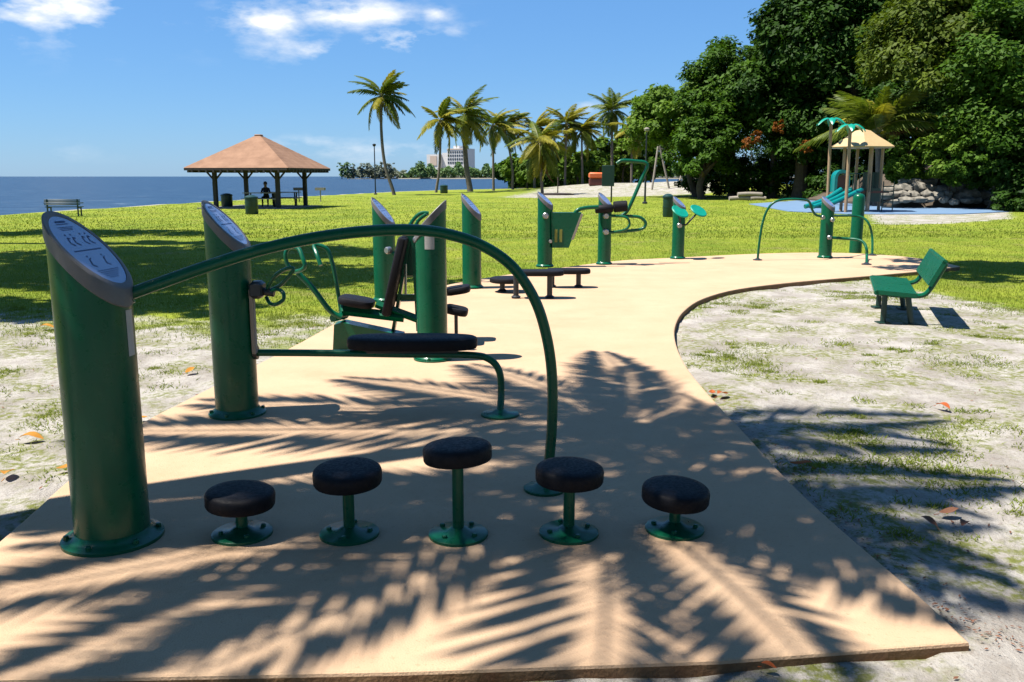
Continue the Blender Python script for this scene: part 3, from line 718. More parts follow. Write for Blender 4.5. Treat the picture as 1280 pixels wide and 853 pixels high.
m = MB(); m.tube([r6(716, 271, Yp-.05), r6(722, 263, Yp-.05), r6(733, 260, Yp-.02), r6(748, 259, Yp)], .035, n=12); m.build('tube_arm', GREEN, s6)
m = MB(); plate(m, [(726, 268), (729, 268), (717, 300), (714, 300)], Yp-.13, .24, r6); m.build('edge_trim', PALE, s6)
# pull-up station
b7 = G(755, 330.5); s7 = thing('pull_station', 'green post with looped side handles, black rollers and a tall pull bar', 'fitness station', b7); r7 = rel(s7); Yp = b7.y
post_parts(s7, .245, 1.31, .24, R(-30), .15, bolts=False)
for x0_, x1_, y_, rr_ in ((744, 766, 262, .075), (767, 784, 259, .10)):
    m = MB(); c0, c1 = r7(x0_, y_, Yp-.16), r7(x1_, y_-1.5, Yp-.16)
    m.tube([c0, c0*.93+c1*.07, c0*.07+c1*.93, c1], lambda t: rr_*(1 if .05 < t < .95 else .85), n=18, smooth=False); m.build('roller', BLACK, s7)
m = MB(); m.tube([r7(757, 270, Yp-.13), r7(785, 270.5, Yp-.1), r7(800, 272, Yp-.1), r7(807, 279, Yp-.1), r7(803, 286, Yp-.1), r7(785, 289, Yp-.1), r7(757, 291, Yp-.13)], .028, n=12, res=6); m.build('loop_handle', GREEN, s7)
m = MB(); m.tube([r7(770, 270, Yp-.2), r7(783, 272, Yp-.3), r7(787, 280, Yp-.3), r7(782, 287, Yp-.3), r7(768, 290, Yp-.2)], .022, n=10, res=5); m.build('loop_handle', GREEN, s7)
m = MB(); m.tube([r7(776, 271, Yp), r7(784, 264, Yp), r7(790, 252, Yp), r7(803, 222, Yp+.1), r7(809, 209, Yp+.1), r7(806, 203.5, Yp+.1), r7(795, 202, Yp+.1), r7(778, 201, Yp+.1), r7(771, 205, Yp+.1)], .034, n=12, res=6); m.build('pull_bar', GREEN, s7)
for y_ in (270, 290): knob(s7, r7(757, y_, Yp-.12), (.1, -1, 0), .055, .06)
# disc station
b8 = G(847, 323.5); s8 = thing('disc_station', 'short green post carrying two tilted bright teal hand discs', 'fitness station', b8); r8 = rel(s8); Yp = b8.y
post_parts(s8, .245, 1.22, .22, R(-30), .15, bolts=False)
for (px, py, ax, dy) in ((850, 265, -20, -.22), (873, 264, 18, .05)):
    c0 = r8(px, py, Yp+dy); m = MB()
    m.lathe([(.01, -.012), (.15, -.012), (.175, -.004), (.18, .01), (.165, .022), (.06, .012), (.01, .02)], 36, Matrix.Translation(c0) @ Matrix.Rotation(R(25), 4, 'Y') @ Matrix.Rotation(R(30), 4, 'X')); m.build('hand_disc', TEAL, s8)
m = MB(); m.tube([r8(849, 282, Yp-.1), r8(858, 281, Yp-.1), r8(872, 266, Yp+.05)], .018, n=10, smooth=False); m.tube([r8(850, 283, Yp-.08), r8(850, 266, Yp-.20)], .018, n=8, smooth=False); m.build('disc_bracket', DARKMETAL, s8)
knob(s8, r8(849, 282, Yp-.12), (.1, -1, 0), .05, .05)
# twin post station at the far end of the path
b9 = G(1031, 322.5); s9 = thing('far_rail_station', 'pair of green posts with bent tube rails at the far end of the path', 'fitness station', b9); r9 = rel(s9); Yp = b9.y
post_parts(s9, .25, 1.22, .22, R(-40), .15, bolts=False)
c10 = G(1069, 316)-b9; m = MB(); m.lathe([(.125, .0), (.125, 1.13), (.118, 1.18), (.10, 1.215), (.06, 1.24), (.01, 1.25)], 32, Matrix.Translation((c10.x, c10.y, 0))); m.build('round_top_post', GREEN, s9)
fl = G(947, 325.5)-b9; yl = b9.y+fl.y
m = MB(); m.tube([Vector((fl.x, fl.y, .01)), r9(949, 305, yl), r9(953, 280, yl), r9(959, 263, yl), r9(968, 253, yl), r9(982, 249.5, yl), r9(1000, 249.5, yl), r9(1011, 252, Yp-.3), r9(1015, 262, Yp-.25), r9(1020, 269, Yp-.2), r9(1030, 271, Yp-.14)], .023, n=12, res=6); m.build('arch_rail', GREEN, s9)
m = MB(); m.tube([r9(1034, 270, Yp-.1), r9(1050, 270, Yp+.3), r9(1066, 270, Yp+.8), r9(1078, 272, Yp+.8), r9(1086, 280, Yp+.7), r9(1090, 295, Yp+.7), r9(1090.5, 310, Yp+.6), G(1090, 319.5)-b9], .023, n=12, res=6); m.build('arch_rail', GREEN, s9)
m = MB(); m.tube([r9(1036, 297, Yp-.1), r9(1056, 298.5, Yp-.1), r9(1070, 299.5, Yp-.2), r9(1079, 303, Yp-.3), r9(1083, 311, Yp-.4), r9(1083.5, 322, Yp-.5), G(1083, 331)-b9], .028, n=12, res=6); m.build('low_rail', GREEN, s9)
for (x_, y_) in ((947, 325.5), (1083, 331), (1090, 319.5)):
    m = MB(); foot(m, G(x_, y_)-b9, .09, .026); m.build('foot_flange', DARKMETAL, s9)
for px, py in ((1028, 272), (1036, 297), (1040, 275)): knob(s9, r9(px, py, Yp-.13), (.1, -1, 0), .045, .05)

# ------------------------------------------------------------------ park bench on the sand
bb = Vector((4.07, 9.75, GZ))+Vector((.344, .94, 0))*.925-Vector((-.94, .344, 0))*.40; t = thing('park_bench', 'green flat panel park bench standing alone on the sandy ground', 'bench', bb); q = rel(t)
# long axis runs away from the camera and to the left
ax = Vector((.344, .94, 0)).normalized(); fw = Vector((-.94, .344, 0)).normalized()   # seat faces left
W = 1.65
def bl_(f, z, s): return fw*f+Vector((0, 0, z*.84))+ax*s
def slab(m, f0, z0, f1, z1, w0, w1, th):
    nn = Vector((0, 0, 1)).cross(ax); d = (bl_(f1, z1, 0)-bl_(f0, z0, 0)).normalized(); up = d.cross(ax).normalized()
    P_ = [bl_(f0, z0, w0), bl_(f1, z1, w0), bl_(f1, z1, w1), bl_(f0, z0, w1)]
    m.rings([[p-up*th/2 for p in P_], [p+up*th/2 for p in P_]])
m = MB(); slab(m, -.02, .42, .40, .45, -W/2, W/2, .045); m.tube([bl_(.40, .44, -W/2), bl_(.40, .44, W/2)], .026, n=10, smooth=False); m.build('seat', GREEN, t)
m = MB(); slab(m, -.14, .56, -.27, .88, -W/2, W/2, .045); m.tube([bl_(-.27, .88, -W/2), bl_(-.27, .88, W/2)], .026, n=10, smooth=False); m.build('backrest', GREEN, t)
for sgn in (-1, 1):
    s_ = sgn*W*.40
    m = MB(); m.tube([bl_(.36, .41, s_), bl_(.16, .395, s_), bl_(-.02, .395, s_), bl_(-.12, .43, s_), bl_(-.19, .56, s_), bl_(-.30, .84, s_)], .028, n=8, res=5); m.build('side_rail', GREEN, t)
    for f_ in (.30, .0):
        m = MB(); m.tube([bl_(f_*.8+.06, .40, s_), bl_(f_, .0, s_)], .034, n=8, smooth=False); m.box(bl_(f_, .01, s_), (.14, .14, .02)); m.build('leg', DKGREEN, t)

# ------------------------------------------------------------------ fallen leaves
leafs = [((40, 556), 'large curled orange leaf on the sand left of the tall arch post', LEAFOR, .15), ((10, 600), 'yellow orange leaf at the picture edge left of the tall arch post', LEAFOR, .14),
         ((85, 596), 'orange leaf touching the path corner beside the tall arch post', LEAFOR, .11), ((180, 531), 'small orange leaf at the path edge right of the tall arch post', LEAFOR, .08),
         ((238, 470), 'orange leaf on the sand left of the bench station post', LEAFOR, .12), ((60, 413), 'yellow leaf in thin grass left of the tall arch post', LEAFOR, .17),
         ((1178, 513), 'single red orange leaf in the open on the sunlit sand', LEAFRED, .12), ((903, 500), 'red leaf against the kerb where the path narrows', LEAFRED, .13),
         ((1000, 592), 'rust red leaf in shade at the kerb beyond the row of stools', LEAFRED, .12), ((890, 497), 'orange red leaf lying on the kerb edge below the bend', LEAFRED, .10),
         ((1185, 650), 'curled pinkish brown leaf on the sand near the lower corner of the path', LITTER, .10), ((1160, 663), 'flat brown leaf beside a curled pinkish one', LITTER, .09),
         ((1205, 664), 'brown leaf among twigs at the edge of the palm shade', LITTER, .08), ((960, 851), 'tiny red leaf below the front edge of the path', LEAFRED, .05)]
for k, ((px, py), lab, mt, sz) in enumerate(leafs):
    g = G(px, py, GZ); m = MB(); K = 6; up_, dn = [], []
    for i in range(K+1):
        u = i/K; wd = sz*.26*math.sin(math.pi*min(1, u*.94+.03))**.8
        zc_ = .012+.10*sz*math.sin(u*4+k)+.02; cup = .35*wd
        up_ += [Vector((sz*(u-.5), -wd, zc_+cup)), Vector((sz*(u-.5), 0, zc_)), Vector((sz*(u-.5), wd, zc_+cup))]
    fs = []
    for i in range(K):
        for j in range(2): fs.append((i*3+j, i*3+j+1, i*3+j+4, i*3+j+3))
    m.add(up_, fs); m.tube([Vector((-sz*.5, 0, .02)), Vector((-sz*.72, .01, .012))], .002, n=5, smooth=False)
    o = m.build('fallen_leaf', mt, loc=(g.x, g.y, gz(g.x, g.y)+.006)); o.rotation_euler = (0, 0, k*1.9)
    tag(o, lab, 'leaf', 'fallen leaves on the sand')

# ------------------------------------------------------------------ palms
def frond_mesh(L_=3.2, a0=.15, droop=.55, nl=34, lw=.05, ll=.75, material=FROND, seed=0, hang=.5, swept=0.0, narrow=False):
    q = random.Random(seed); m = MB()
    def rach(t):
        x = L_*(t-.18*droop*t*t); z = L_*(a0*t-droop*t*t); return Vector((x, swept*L_*t*t, z))
    m.mi = 1; m.tube([rach(i/9) for i in range(10)], lambda t: .028*(1-t)+.004, n=5, smooth=False, cap=False); m.mi = 0
    for i in range(nl):
        t = .14+.86*i/(nl-1); p = rach(t); d = (rach(min(1, t+.02))-rach(t-.02)).normalized()
        side = d.cross(Vector((0, 0, 1))).normalized(); up = side.cross(d)
        ln = ll*(math.sin(math.pi*(.14+.80*t))**.75)
        for sg in (-1, 1):
            f_ = .55+.5*t+q.uniform(-.15, .15)
            v = (side*sg*1.0+d*f_-up*(.12+q.uniform(0, .25))).normalized()
            l2 = ln*q.uniform(.85, 1.1); mid = p+v*l2*.5+Vector((0, 0, -hang*l2*.08)); tip = p+v*l2+Vector((0, 0, -hang*l2*q.uniform(.3, .6)))
            w_ = d*lw*.5*q.uniform(.8, 1.2)
            if narrow:               # leaflet bases are narrow stalks
                b_ = p+v*min(.11, l2*.2)
                m.add([p-w_*.12, p+w_*.12, b_+w_*.16, b_-w_*.16, mid+w_, mid-w_, tip], [(0, 1, 2, 3), (3, 2, 4, 5), (5, 4, 6)])
            else: m.add([p-w_*.5, p+w_*.5, mid+w_, mid-w_, tip], [(0, 1, 2, 3), (3, 2, 4)])
    return m, [material, RACHIS]
FR = {}
def frond_data(key, **kw):
    if key not in FR:
        m, mats = frond_mesh(**kw); me = bpy.data.meshes.new('frond'); me.from_pydata(m.v, [], m.f)
        for x in mats: me.materials.append(x)
        me.polygons.foreach_set('material_index', m.m); me.update(); FR[key] = me
    return FR[key]
def palm(name, lab, base, crown, rt=(.16, .10), nf=18, L_=2.6, wind=0.0, yellow=.3, bend=(0, 0), seed=1, group=None, fine=False, dry=0, pitch=(80, -38), cocos=True, lw=.07, az_avoid=None):
    q = random.Random(seed); base = Vector(base); t = thing(name, lab, 'palm tree', base, group=group)
    C = Vector(crown)-base; H = C.length
    mid1 = C*.33+Vector((bend[0], bend[1], 0)); mid2 = C*.68+Vector((bend[0]*.8, bend[1]*.8, 0))
    m = MB(); m.tube([Vector((0, 0, -.15)), C*.05+Vector((bend[0]*.15, 0, 0)), mid1, mid2, C], lambda u: rt[0]*(1.35-.35*min(1, u*8)) if u < .12 else rt[0]+(rt[1]-rt[0])*(u-.12)/.88, n=12, res=10); m.build('trunk', PBARK, t)
    if not fine: nf = int(nf*1.4); wind = min(.93, wind*1.55)
    for k in range(nf):
        u = k/(nf-1); a = k*2.39996+q.uniform(-.3, .3)
        a -= wind*math.sin(a)
        pt_ = R(pitch[0]+(pitch[1]-pitch[0])*u+q.uniform(-8, 8))
        windward = max(0, -math.cos(a))*wind
        v = q.randint(0, 2); yl = 'y' if q.random() < yellow+.25*(u-.5) else 'g'
        if u > 1-dry: yl = 'b'
        dr = (.38, .55, .75)[v]
        me = frond_data((L_, v, yl, lw), L_=L_, a0=.10, droop=dr+.1, nl=46 if fine else 30, lw=lw if fine else .16, ll=L_*(.24 if fine else .27), material={'y': FRONDY, 'g': FROND, 'b': FRONDB}[yl], seed=v+5, hang=.6)
        o = bpy.data.objects.new('frond', me); col.objects.link(o); o.parent = t
        o.location = C+Vector((0, 0, .05))
        s_ = q.uniform(.82, 1.08)
        if not fine: s_ *= q.uniform(.8, 1.1)
        o.rotation_euler = (q.uniform(-.7, .7), -pt_, a); o.scale = (s_, s_*.9, s_)
    if cocos:
        m = MB()
        for k in range(7):
            a = k*.9; c_ = C+Vector((.2*math.cos(a), .2*math.sin(a), -.18-.06*(k % 3)))
            m.lathe([(.02, -.13), (.08, -.09), (.11, 0), (.08, .09), (.02, .13)], 8, Matrix.Translation(c_))
        m.build('coconut', COCO, t)
    return t
def px_palm(name, lab, bpx, cpx, Y=None, **kw):
    b = G(*bpx, GZ) if Y is None else A(bpx[0], bpx[1], Y)
    b.z = gz(b.x, b.y); c = A(cpx[0], cpx[1], b.y)
    return palm(name, lab, b, c, **kw)
PG = 'coconut palms along the waterfront'
px_palm('coconut_palm', 'lone slender coconut palm with curved trunk right of the pavilion', (493, 244), (477, 122), bend=(-.5, 0), nf=20, L_=3.0, wind=.55, yellow=.35, seed=3, group=PG, rt=(.17, .11))
px_palm('coconut_palm', 'slim coconut palm before the white hotel, upright trunk by a dark bin', (545, 241), (550, 152), bend=(.2, 0), nf=17, L_=3.0, wind=.55, yellow=.6, seed=4, group=PG, rt=(.15, .11))
px_palm('coconut_palm', 'thick dark trunked coconut palm, tallest of the group before the hotel', (588, 240), (580, 146), nf=22, L_=3.4, wind=.4, yellow=.2, seed=5, group=PG, rt=(.34, .2), bend=(-.2, 0), pitch=(85, -50))
px_palm('coconut_palm', 'coconut palm with thin straight trunk right of the thick dark one', (617, 239), (616, 158), nf=15, L_=3.3, wind=.5, yellow=.45, seed=6, group=PG)
px_palm('coconut_palm', 'coconut palm leaning left with drooping gold fronds by the water edge', (641, 238), (630, 160), nf=20, L_=3.4, wind=.5, yellow=.6, seed=7, group=PG, bend=(.3, 0))
px_palm('coconut_palm', 'short shaggy coconut palm with fronds hanging low over the sand', (678, 243), (674, 178), nf=24, L_=3.3, wind=.3, yellow=.5, seed=8, group=PG, pitch=(70, -75), dry=.08)
px_palm('coconut_palm', 'golden coconut palm standing behind the shaggy short one', (668, 238), (668, 162), nf=18, L_=3.2, wind=.5, yellow=.65, seed=9, group=PG)
px_palm('coconut_palm', 'tall coconut palm of the middle cluster with gold tipped fronds', (706, 238), (708, 156), nf=20, L_=3.3, wind=.5, yellow=.5, seed=10, group=PG)
px_palm('coconut_palm', 'coconut palm at the right end of the middle cluster', (728, 238), (727, 165), nf=18, L_=3.3, wind=.5, yellow=.4, seed=12, group=PG)
px_palm('coconut_palm', 'dark green coconut palm with pale straight trunk and hanging fronds', (765, 237), (765, 140), nf=24, L_=3.4, wind=.15, yellow=.05, seed=13, group=PG, pitch=(80, -70), rt=(.19, .14))
px_palm('coconut_palm', 'yellowing palm half hidden against the leafy tree edge', (789, 238), (790, 162), nf=18, L_=3.2, wind=.2, yellow=.8, seed=14, group=PG, pitch=(70, -70))
px_palm('coconut_palm', 'broad low coconut palm rising behind the playground roof', (1096, 246), (1097, 168), nf=20, L_=3.6, wind=0, yellow=.25, seed=15, pitch=(86, 22), rt=(.2, .15), Y=50, dry=.0, cocos=False, bend=(.1, 0))
pp = A(1100, 170, 49.6); db = frond_data(('dry', 1), L_=3.1, a0=.35, droop=.3, nl=30, lw=.09, ll=.5, material=FRONDB, seed=2, hang=1.0)
o = bpy.data.objects.new('dry_frond', db); col.objects.link(o); o.location = pp; o.rotation_euler = (0, R(-4), R(-8)); tag(o, 'long dead brown frond hanging out beside the playground roof', 'palm frond')
# palms that throw their shade over the path, beside the camera
def hub(px, py, h):
    g = G(px, py); return (g.x+sd.x/(-sd.z)*-h, g.y+sd.y/(-sd.z)*-h, h)
NEAR = 'palms beside the path'
def near_palm(lab, base, hpx, h, targets, seed, up=5, ll=.74):
    q = random.Random(seed); base = Vector(base); C = Vector(hub(hpx[0], hpx[1], h)); k_ = sd/(-sd.z)
    t = thing('coconut_palm', lab, 'palm tree', base, group=NEAR); Cl = C-base
    m = MB(); m.tube([Vector((0, 0, -.15)), Cl*.33+Vector((-.35, .1, 0)), Cl*.68+Vector((-.3, .1, 0)), Cl], lambda u: .15*(1.4-.4*min(1, u*8)) if u < .12 else .15-.05*(u-.12)/.88, n=12, res=10); m.build('trunk', PBARK, t)
    Lf = 3.4
    for n_k, (px, py, dz, grow) in enumerate(targets):
        T = G(px, py); z = h+dz; P_ = Vector((T.x-k_.x*z, T.y-k_.y*z, z)); v = (P_-C)*grow
        me = frond_data(('near', n_k % 4), L_=Lf, a0=.20, droop=.34, nl=56, lw=.095, ll=ll, material=FRONDY if n_k == 4 else FROND, seed=n_k % 4+40, hang=.35, narrow=True)
        o = bpy.data.objects.new('frond', me); col.objects.link(o); o.parent = t; o.location = Cl+Vector((0, 0, .05))
        ln = v.length/(Lf*.96); o.scale = (ln, 1.0*max(.75, min(1.1, ln)), 1)
        o.rotation_euler = (q.uniform(-.12, .12), 0, math.atan2(v.y, v.x))
    for n_k in range(up):
        me = frond_data(('near', n_k % 4), L_=Lf)
        o = bpy.data.objects.new('frond', me); col.objects.link(o); o.parent = t; o.location = Cl+Vector((0, 0, .1))
        o.scale = (.62, .8, .8); o.rotation_euler = (q.uniform(-.4, .4), -R(q.uniform(40, 68)), n_k*2.4+seed)
    m = MB()
    for k in range(7):
        a = k*.9; c_ = Cl+Vector((.2*math.cos(a), .2*math.sin(a), -.18-.06*(k % 3))); m = MB()
        m.lathe([(.02, -.13), (.08, -.09), (.11, 0), (.08, .09), (.02, .13)], 8, Matrix.Translation(c_)); m.build('coconut', COCO, t)
    return t
near_palm('tall coconut palm shading the row of step stools', (-4.5, 3.0, GZ), (715, 600), 6.6,
    [(230, 840, -.3, 1.25), (690, 850, -.4, 1.35), (955, 825, -.4, 1.3), (1300, 735, -.3, 1.05), (1320, 592, 0, 1.0), (985, 505, 0, 1.0), (150, 640, -.2, 1.15), (10, 735, -.4, 1.1), (430, 655, .3, 1.0), (80, 676, -.1, 1.0), (120, 800, -.4, 1.15), (910, 640, .2, 1.0), (1190, 655, -.1, 1.0), (1240, 690, -.3, 1.05), (1270, 640, -.2, 1.0), (1215, 760, -.4, 1.0)], 3, up=6)
near_palm('leaning coconut palm shading the middle of the path', (-5.3, 2.0, GZ), (770, 532), 6.9,
    [(775, 438, 0, 1.0), (470, 470, 0, 1.0), (180, 540, -.1, 1.1), (300, 500, .1, 1.0), (870, 600, 0, 1.0), (950, 560, 0, 1.0), (640, 585, .2, 1.0), (1120, 575, -.2, 1.0), (1200, 545, -.1, 1.05), (610, 448, .1, .9), (920, 480, .2, .8)], 8, up=4, ll=.74)

# ------------------------------------------------------------------ broadleaf trees
def leaves(name, C, Rr, nclump, nleaf, size, material, parent, seed, low=-.55, flat=.7, cr=.26, shell=.5):
    g = np.random.default_rng(seed); C = np.asarray(C, float); Rr = np.asarray(Rr, float)
    d = g.normal(size=(nclump*3, 3)); d /= np.linalg.norm(d, axis=1)[:, None]; d = d[d[:, 2] > low][:nclump]
    rad = shell+(1-shell)*g.random(len(d))**.6
    lump = 1+.22*np.sin(3.1*d[:, 0]+seed)*np.cos(2.7*d[:, 1]-seed)+.12*g.normal(size=len(d))
    cc = C+d*Rr*(rad*lump)[:, None]
    cs = cr*Rr.mean()*g.uniform(.6, 1.3, len(cc))
    k = np.maximum(6, (nleaf*(cs/cs.mean())**1.6).astype(int))
    idx = np.repeat(np.arange(len(cc)), k); nL = len(idx)
    o = g.normal(size=(nL, 3)); o /= np.linalg.norm(o, axis=1)[:, None]
    rr = g.random(nL)**.45
    p = cc[idx]+o*(rr*cs[idx])[:, None]*np.array([1, 1, flat])
    nn = o*.55+d[idx]*.35+np.array([0, 0, .75])+g.normal(size=(nL, 3))*.45
    nn /= np.linalg.norm(nn, axis=1)[:, None]
    t1 = np.cross(nn, g.normal(size=(nL, 3))); t1 /= np.linalg.norm(t1, axis=1)[:, None]; t2 = np.cross(nn, t1)
    s = size*(.5+.95*g.random(nL)**1.5)[:, None]
    V = np.stack([p-t1*s*.5, p-t2*s*.27+t1*s*.05, p+t1*s*.55, p+t2*s*.27+t1*s*.05], 1).reshape(-1, 3)
    np_mesh(name, V, np.arange(4*nL).reshape(-1, 4), material, parent)
    return cc
def tree(name, lab, base, C, Rr, material, seed, nclump=110, nleaf=90, size=.42, trunk_r=.3, group=None, cat='tree', low=-.5, cr=.24, limbs=9, shell=.5):
    base = Vector(base); t = thing(name, lab, cat, base, group=group)
    Cl = Vector(C)-base
    cc = leaves('crown', Cl, Rr, nclump, nleaf, size, material, t, seed, low=low, cr=cr, shell=shell)
    m = MB(); q = random.Random(seed); fork = Cl*.55; fork.x *= .8; fork.y *= .8
    fork.z = max(.4, (Cl.z-Rr[2]*.55))
    if trunk_r:
        m.tube([Vector((0, 0, -.2)), fork*.5+Vector((q.uniform(-.3, .3), q.uniform(-.3, .3), 0)), fork], lambda u: trunk_r*(1.5-.5*min(1, u*5))*(1-.35*u), n=10, res=6)
        for k in range(limbs):
            p = Vector(cc[(k*7) % len(cc)]); md = (fork+p)/2+Vector((q.uniform(-.4, .4), q.uniform(-.4, .4), q.uniform(0, .5)))
            m.tube([fork*.92, md, p], lambda u: trunk_r*.5*(1-.8*u), n=7, res=4)
        m.build('trunk', BARK, t)
    return t
def px_tree(name, lab, Y, bx, cpx, cpy, rpx, rpy, material, seed, ry=None, **kw):
    if kw.get('size') and Y < 90: kw['size'] *= .80; kw['nleaf'] = int(kw['nleaf']*1.6); kw.setdefault('cr', .26)
    c = A(cpx, cpy, Y); sc_ = Y/FPX*1.0; b = A(bx, 240, Y); b.z = gz(b.x, b.y)
    rx, rz = rpx*sc_, rpy*sc_
    return tree(name, lab, b, c, (rx, ry or rx, rz), material, seed, **kw)
WG = 'trees of the dark grove'
px_tree('broadleaf_tree', 'light green leafy tree at the left end of the grove, drooping to the sand', 72, 872, 842, 158, 50, 58, LEAF_L, 31, group=WG, nclump=150, nleaf=95, size=.5)
px_tree('broadleaf_tree', 'low bushy tree with dark trunks under the grove edge beside the sand mound', 66, 878, 880, 190, 42, 50, LEAF_M, 32, group=WG, nclump=100, nleaf=90, size=.42)
px_tree('broadleaf_tree', 'rounded mid green tree second from the left end of the grove', 70, 915, 914, 124, 56, 68, LEAF_M, 33, group=WG, nclump=180, nleaf=95, size=.48)
px_tree('broadleaf_tree', 'big dark tree rising past the top of the frame over the grove', 66, 1000, 1012, 45, 58, 90, LEAF_D, 34, group=WG, nclump=220, nleaf=95, size=.5, trunk_r=.5)
px_tree('broadleaf_tree', 'dense dark tree in the middle of the grove behind the playground', 68, 965, 970, 130, 56, 80, LEAF_D, 35, group=WG, nclump=150, nleaf=95, size=.45)
px_tree('broadleaf_tree', 'tall black green tree directly above the playground roof', 64, 1060, 1075, 50, 75, 100, LEAF_D, 36, group=WG, nclump=230, nleaf=95, size=.48, trunk_r=.5)
px_tree('broadleaf_tree', 'shaded tree behind the playground tower, deep in the grove', 66, 1030, 1045, 165, 70, 70, LEAF_D, 37, group=WG, nclump=150, nleaf=95, size=.45)
px_tree('broadleaf_tree', 'olive green tree overhanging the rocks from the upper right', 50, 1190, 1180, 50, 85, 85, LEAF_O, 38, group=WG, nclump=210, nleaf=110, size=.38, trunk_r=.45)
px_tree('broadleaf_tree', 'wide mid green tree at the right edge above the rock outcrop', 46, 1275, 1272, 110, 80, 110, LEAF_M, 39, group=WG, nclump=220, nleaf=110, size=.36, trunk_r=.45)
px_tree('broadleaf_tree', 'dark tree behind the rocks between playground and the right edge', 58, 1140, 1150, 150, 65, 75, LEAF_D, 40, group=WG, nclump=150, nleaf=95, size=.42)
px_tree('broadleaf_tree', 'dark leaning tree low at the far right edge of the grove', 44, 1310, 1292, 205, 62, 60, LEAF_D, 41, group=WG, nclump=130, nleaf=95, size=.34)
px_tree('broadleaf_tree', 'back row tree closing the gap behind the grove', 84, 1010, 1035, 115, 78, 120, LEAF_D, 42, group=WG, nclump=190, nleaf=90, size=.6, trunk_r=.4)
px_tree('broadleaf_tree', 'back row tree behind the olive one above the rocks', 78, 1150, 1160, 90, 100, 130, LEAF_D, 43, group=WG, nclump=200, nleaf=90, size=.6, trunk_r=.4)
px_tree('broadleaf_tree', 'tall tree beyond the right edge rising above the mid green one', 60, 1300, 1290, 20, 90, 120, LEAF_D, 44, group=WG, nclump=180, nleaf=90, size=.5, trunk_r=.4)
SG = 'understorey shrubs below the grove'
for k, (Y, px, py, rx, rz, mt, lab) in enumerate([
    (47, 1190, 190, 38, 42, LEAF_L, 'bright green bush spilling over the top of the rocks'), (49, 1135, 212, 26, 26, LEAF_L, 'small sunlit bush left on the rock outcrop'),
    (45, 1235, 185, 42, 50, LEAF_M, 'mid green bush right of the bright one above the rocks'), (70, 925, 222, 36, 28, LEAF_D, 'dark shrub under the grove left of the flat logs'),
    (68, 985, 220, 40, 32, LEAF_D, 'dark shrub filling the shade left of the slide'), (64, 1115, 225, 36, 30, LEAF_D, 'dark shrub behind the playground tower'), (74, 880, 225, 30, 22, LEAF_D, 'dark low shrub at the foot of the light green tree'),
    (43, 1285, 245, 40, 35, LEAF_D, 'dark shrub low at the right edge beside the rocks'), (62, 1050, 225, 34, 30, LEAF_D, 'dark shrub behind the aqua slide'), (77, 938, 198, 46, 40, LEAF_D, 'tall dark shrub under the orange clumps'), (76, 1010, 200, 46, 44, LEAF_D, 'tall dark shrub left of the playground roof'), (72, 1070, 200, 40, 44, LEAF_D, 'tall dark shrub seen under the playground roof'), (66, 1120, 195, 36, 44, LEAF_D, 'tall dark shrub right of the playground roof')]):
    px_tree('shrub', lab, Y, px, px, py, rx, rz, mt, 60+k, group=SG, nclump=70, nleaf=80, size=.30, trunk_r=.08, limbs=5, cat='shrub', low=-.9)
# bushy trees behind the sand and along the far side of the lawn
BG = 'bushy trees beyond the sand'
for k, (Y, px, py, rx, rz, mt, lab) in enumerate([
    (118, 660, 214, 17, 18, LEAF_L, 'small round green tree by the water right of the leaning palm'), (112, 722, 208, 20, 20, LEAF_L, 'small round green tree left of the orange lidded box'),
    (135, 690, 212, 26, 18, LEAF_M, 'bushy tree behind the middle palm cluster'), (140, 745, 205, 26, 22, LEAF_M, 'bushy tree behind the orange lidded box'),
    (130, 785, 205, 26, 28, LEAF_O, 'olive bushy tree behind the swing frame'), (120, 815, 200, 24, 30, LEAF_M, 'mid green bushy tree just right of the lamp pole'),
    (150, 635, 216, 20, 12, LEAF_M, 'low bushy tree beside the water behind the leaning palm'), (150, 765, 215, 24, 16, LEAF_D, 'dark bushy tree behind the pale trunked palm'),
    (122, 640, 212, 13, 15, LEAF_L, 'light green bush between the leaning palm and the round trees'), (120, 700, 202, 15, 22, LEAF_L, 'light green bush between the middle palm trunks'), (124, 750, 196, 18, 26, LEAF_L, 'tall light green bush just left of the pale trunked palm'), (126, 780, 190, 16, 30, LEAF_O, 'tall olive bush right of the pale trunked palm')]):
    px_tree('bushy_tree', lab, Y, px, px, py, rx, rz, mt, 80+k, group=BG, nclump=70, nleaf=60, size=.65, trunk_r=.15, limbs=5, low=-.8)
m = MB()
g0, g1 = A(636, 230, 128), A(770, 230, 128)
K = 40; gg = np.random.default_rng(5); nH = 5000
Xh = gg.uniform(g0.x, g1.x, nH); Yh = 128+gg.uniform(-1, 1, nH); Zh = gg.uniform(0, 1.9, nH)
tt = gg.normal(size=(nH, 3)); tt /= np.linalg.norm(tt, axis=1)[:, None]; uu = np.cross(tt, gg.normal(size=(nH, 3))); uu /= np.linalg.norm(uu, axis=1)[:, None]
cH = np.column_stack([Xh, Yh, Zh]); V = np.stack([cH-tt*.3, cH-uu*.2, cH+tt*.3, cH+uu*.2], 1).reshape(-1, 3)
hd = np_mesh('dark_hedge', V, np.arange(4*nH).reshape(-1, 4), LEAF_D); tag(hd, 'long dark clipped hedge behind the palms and sand', 'hedge')

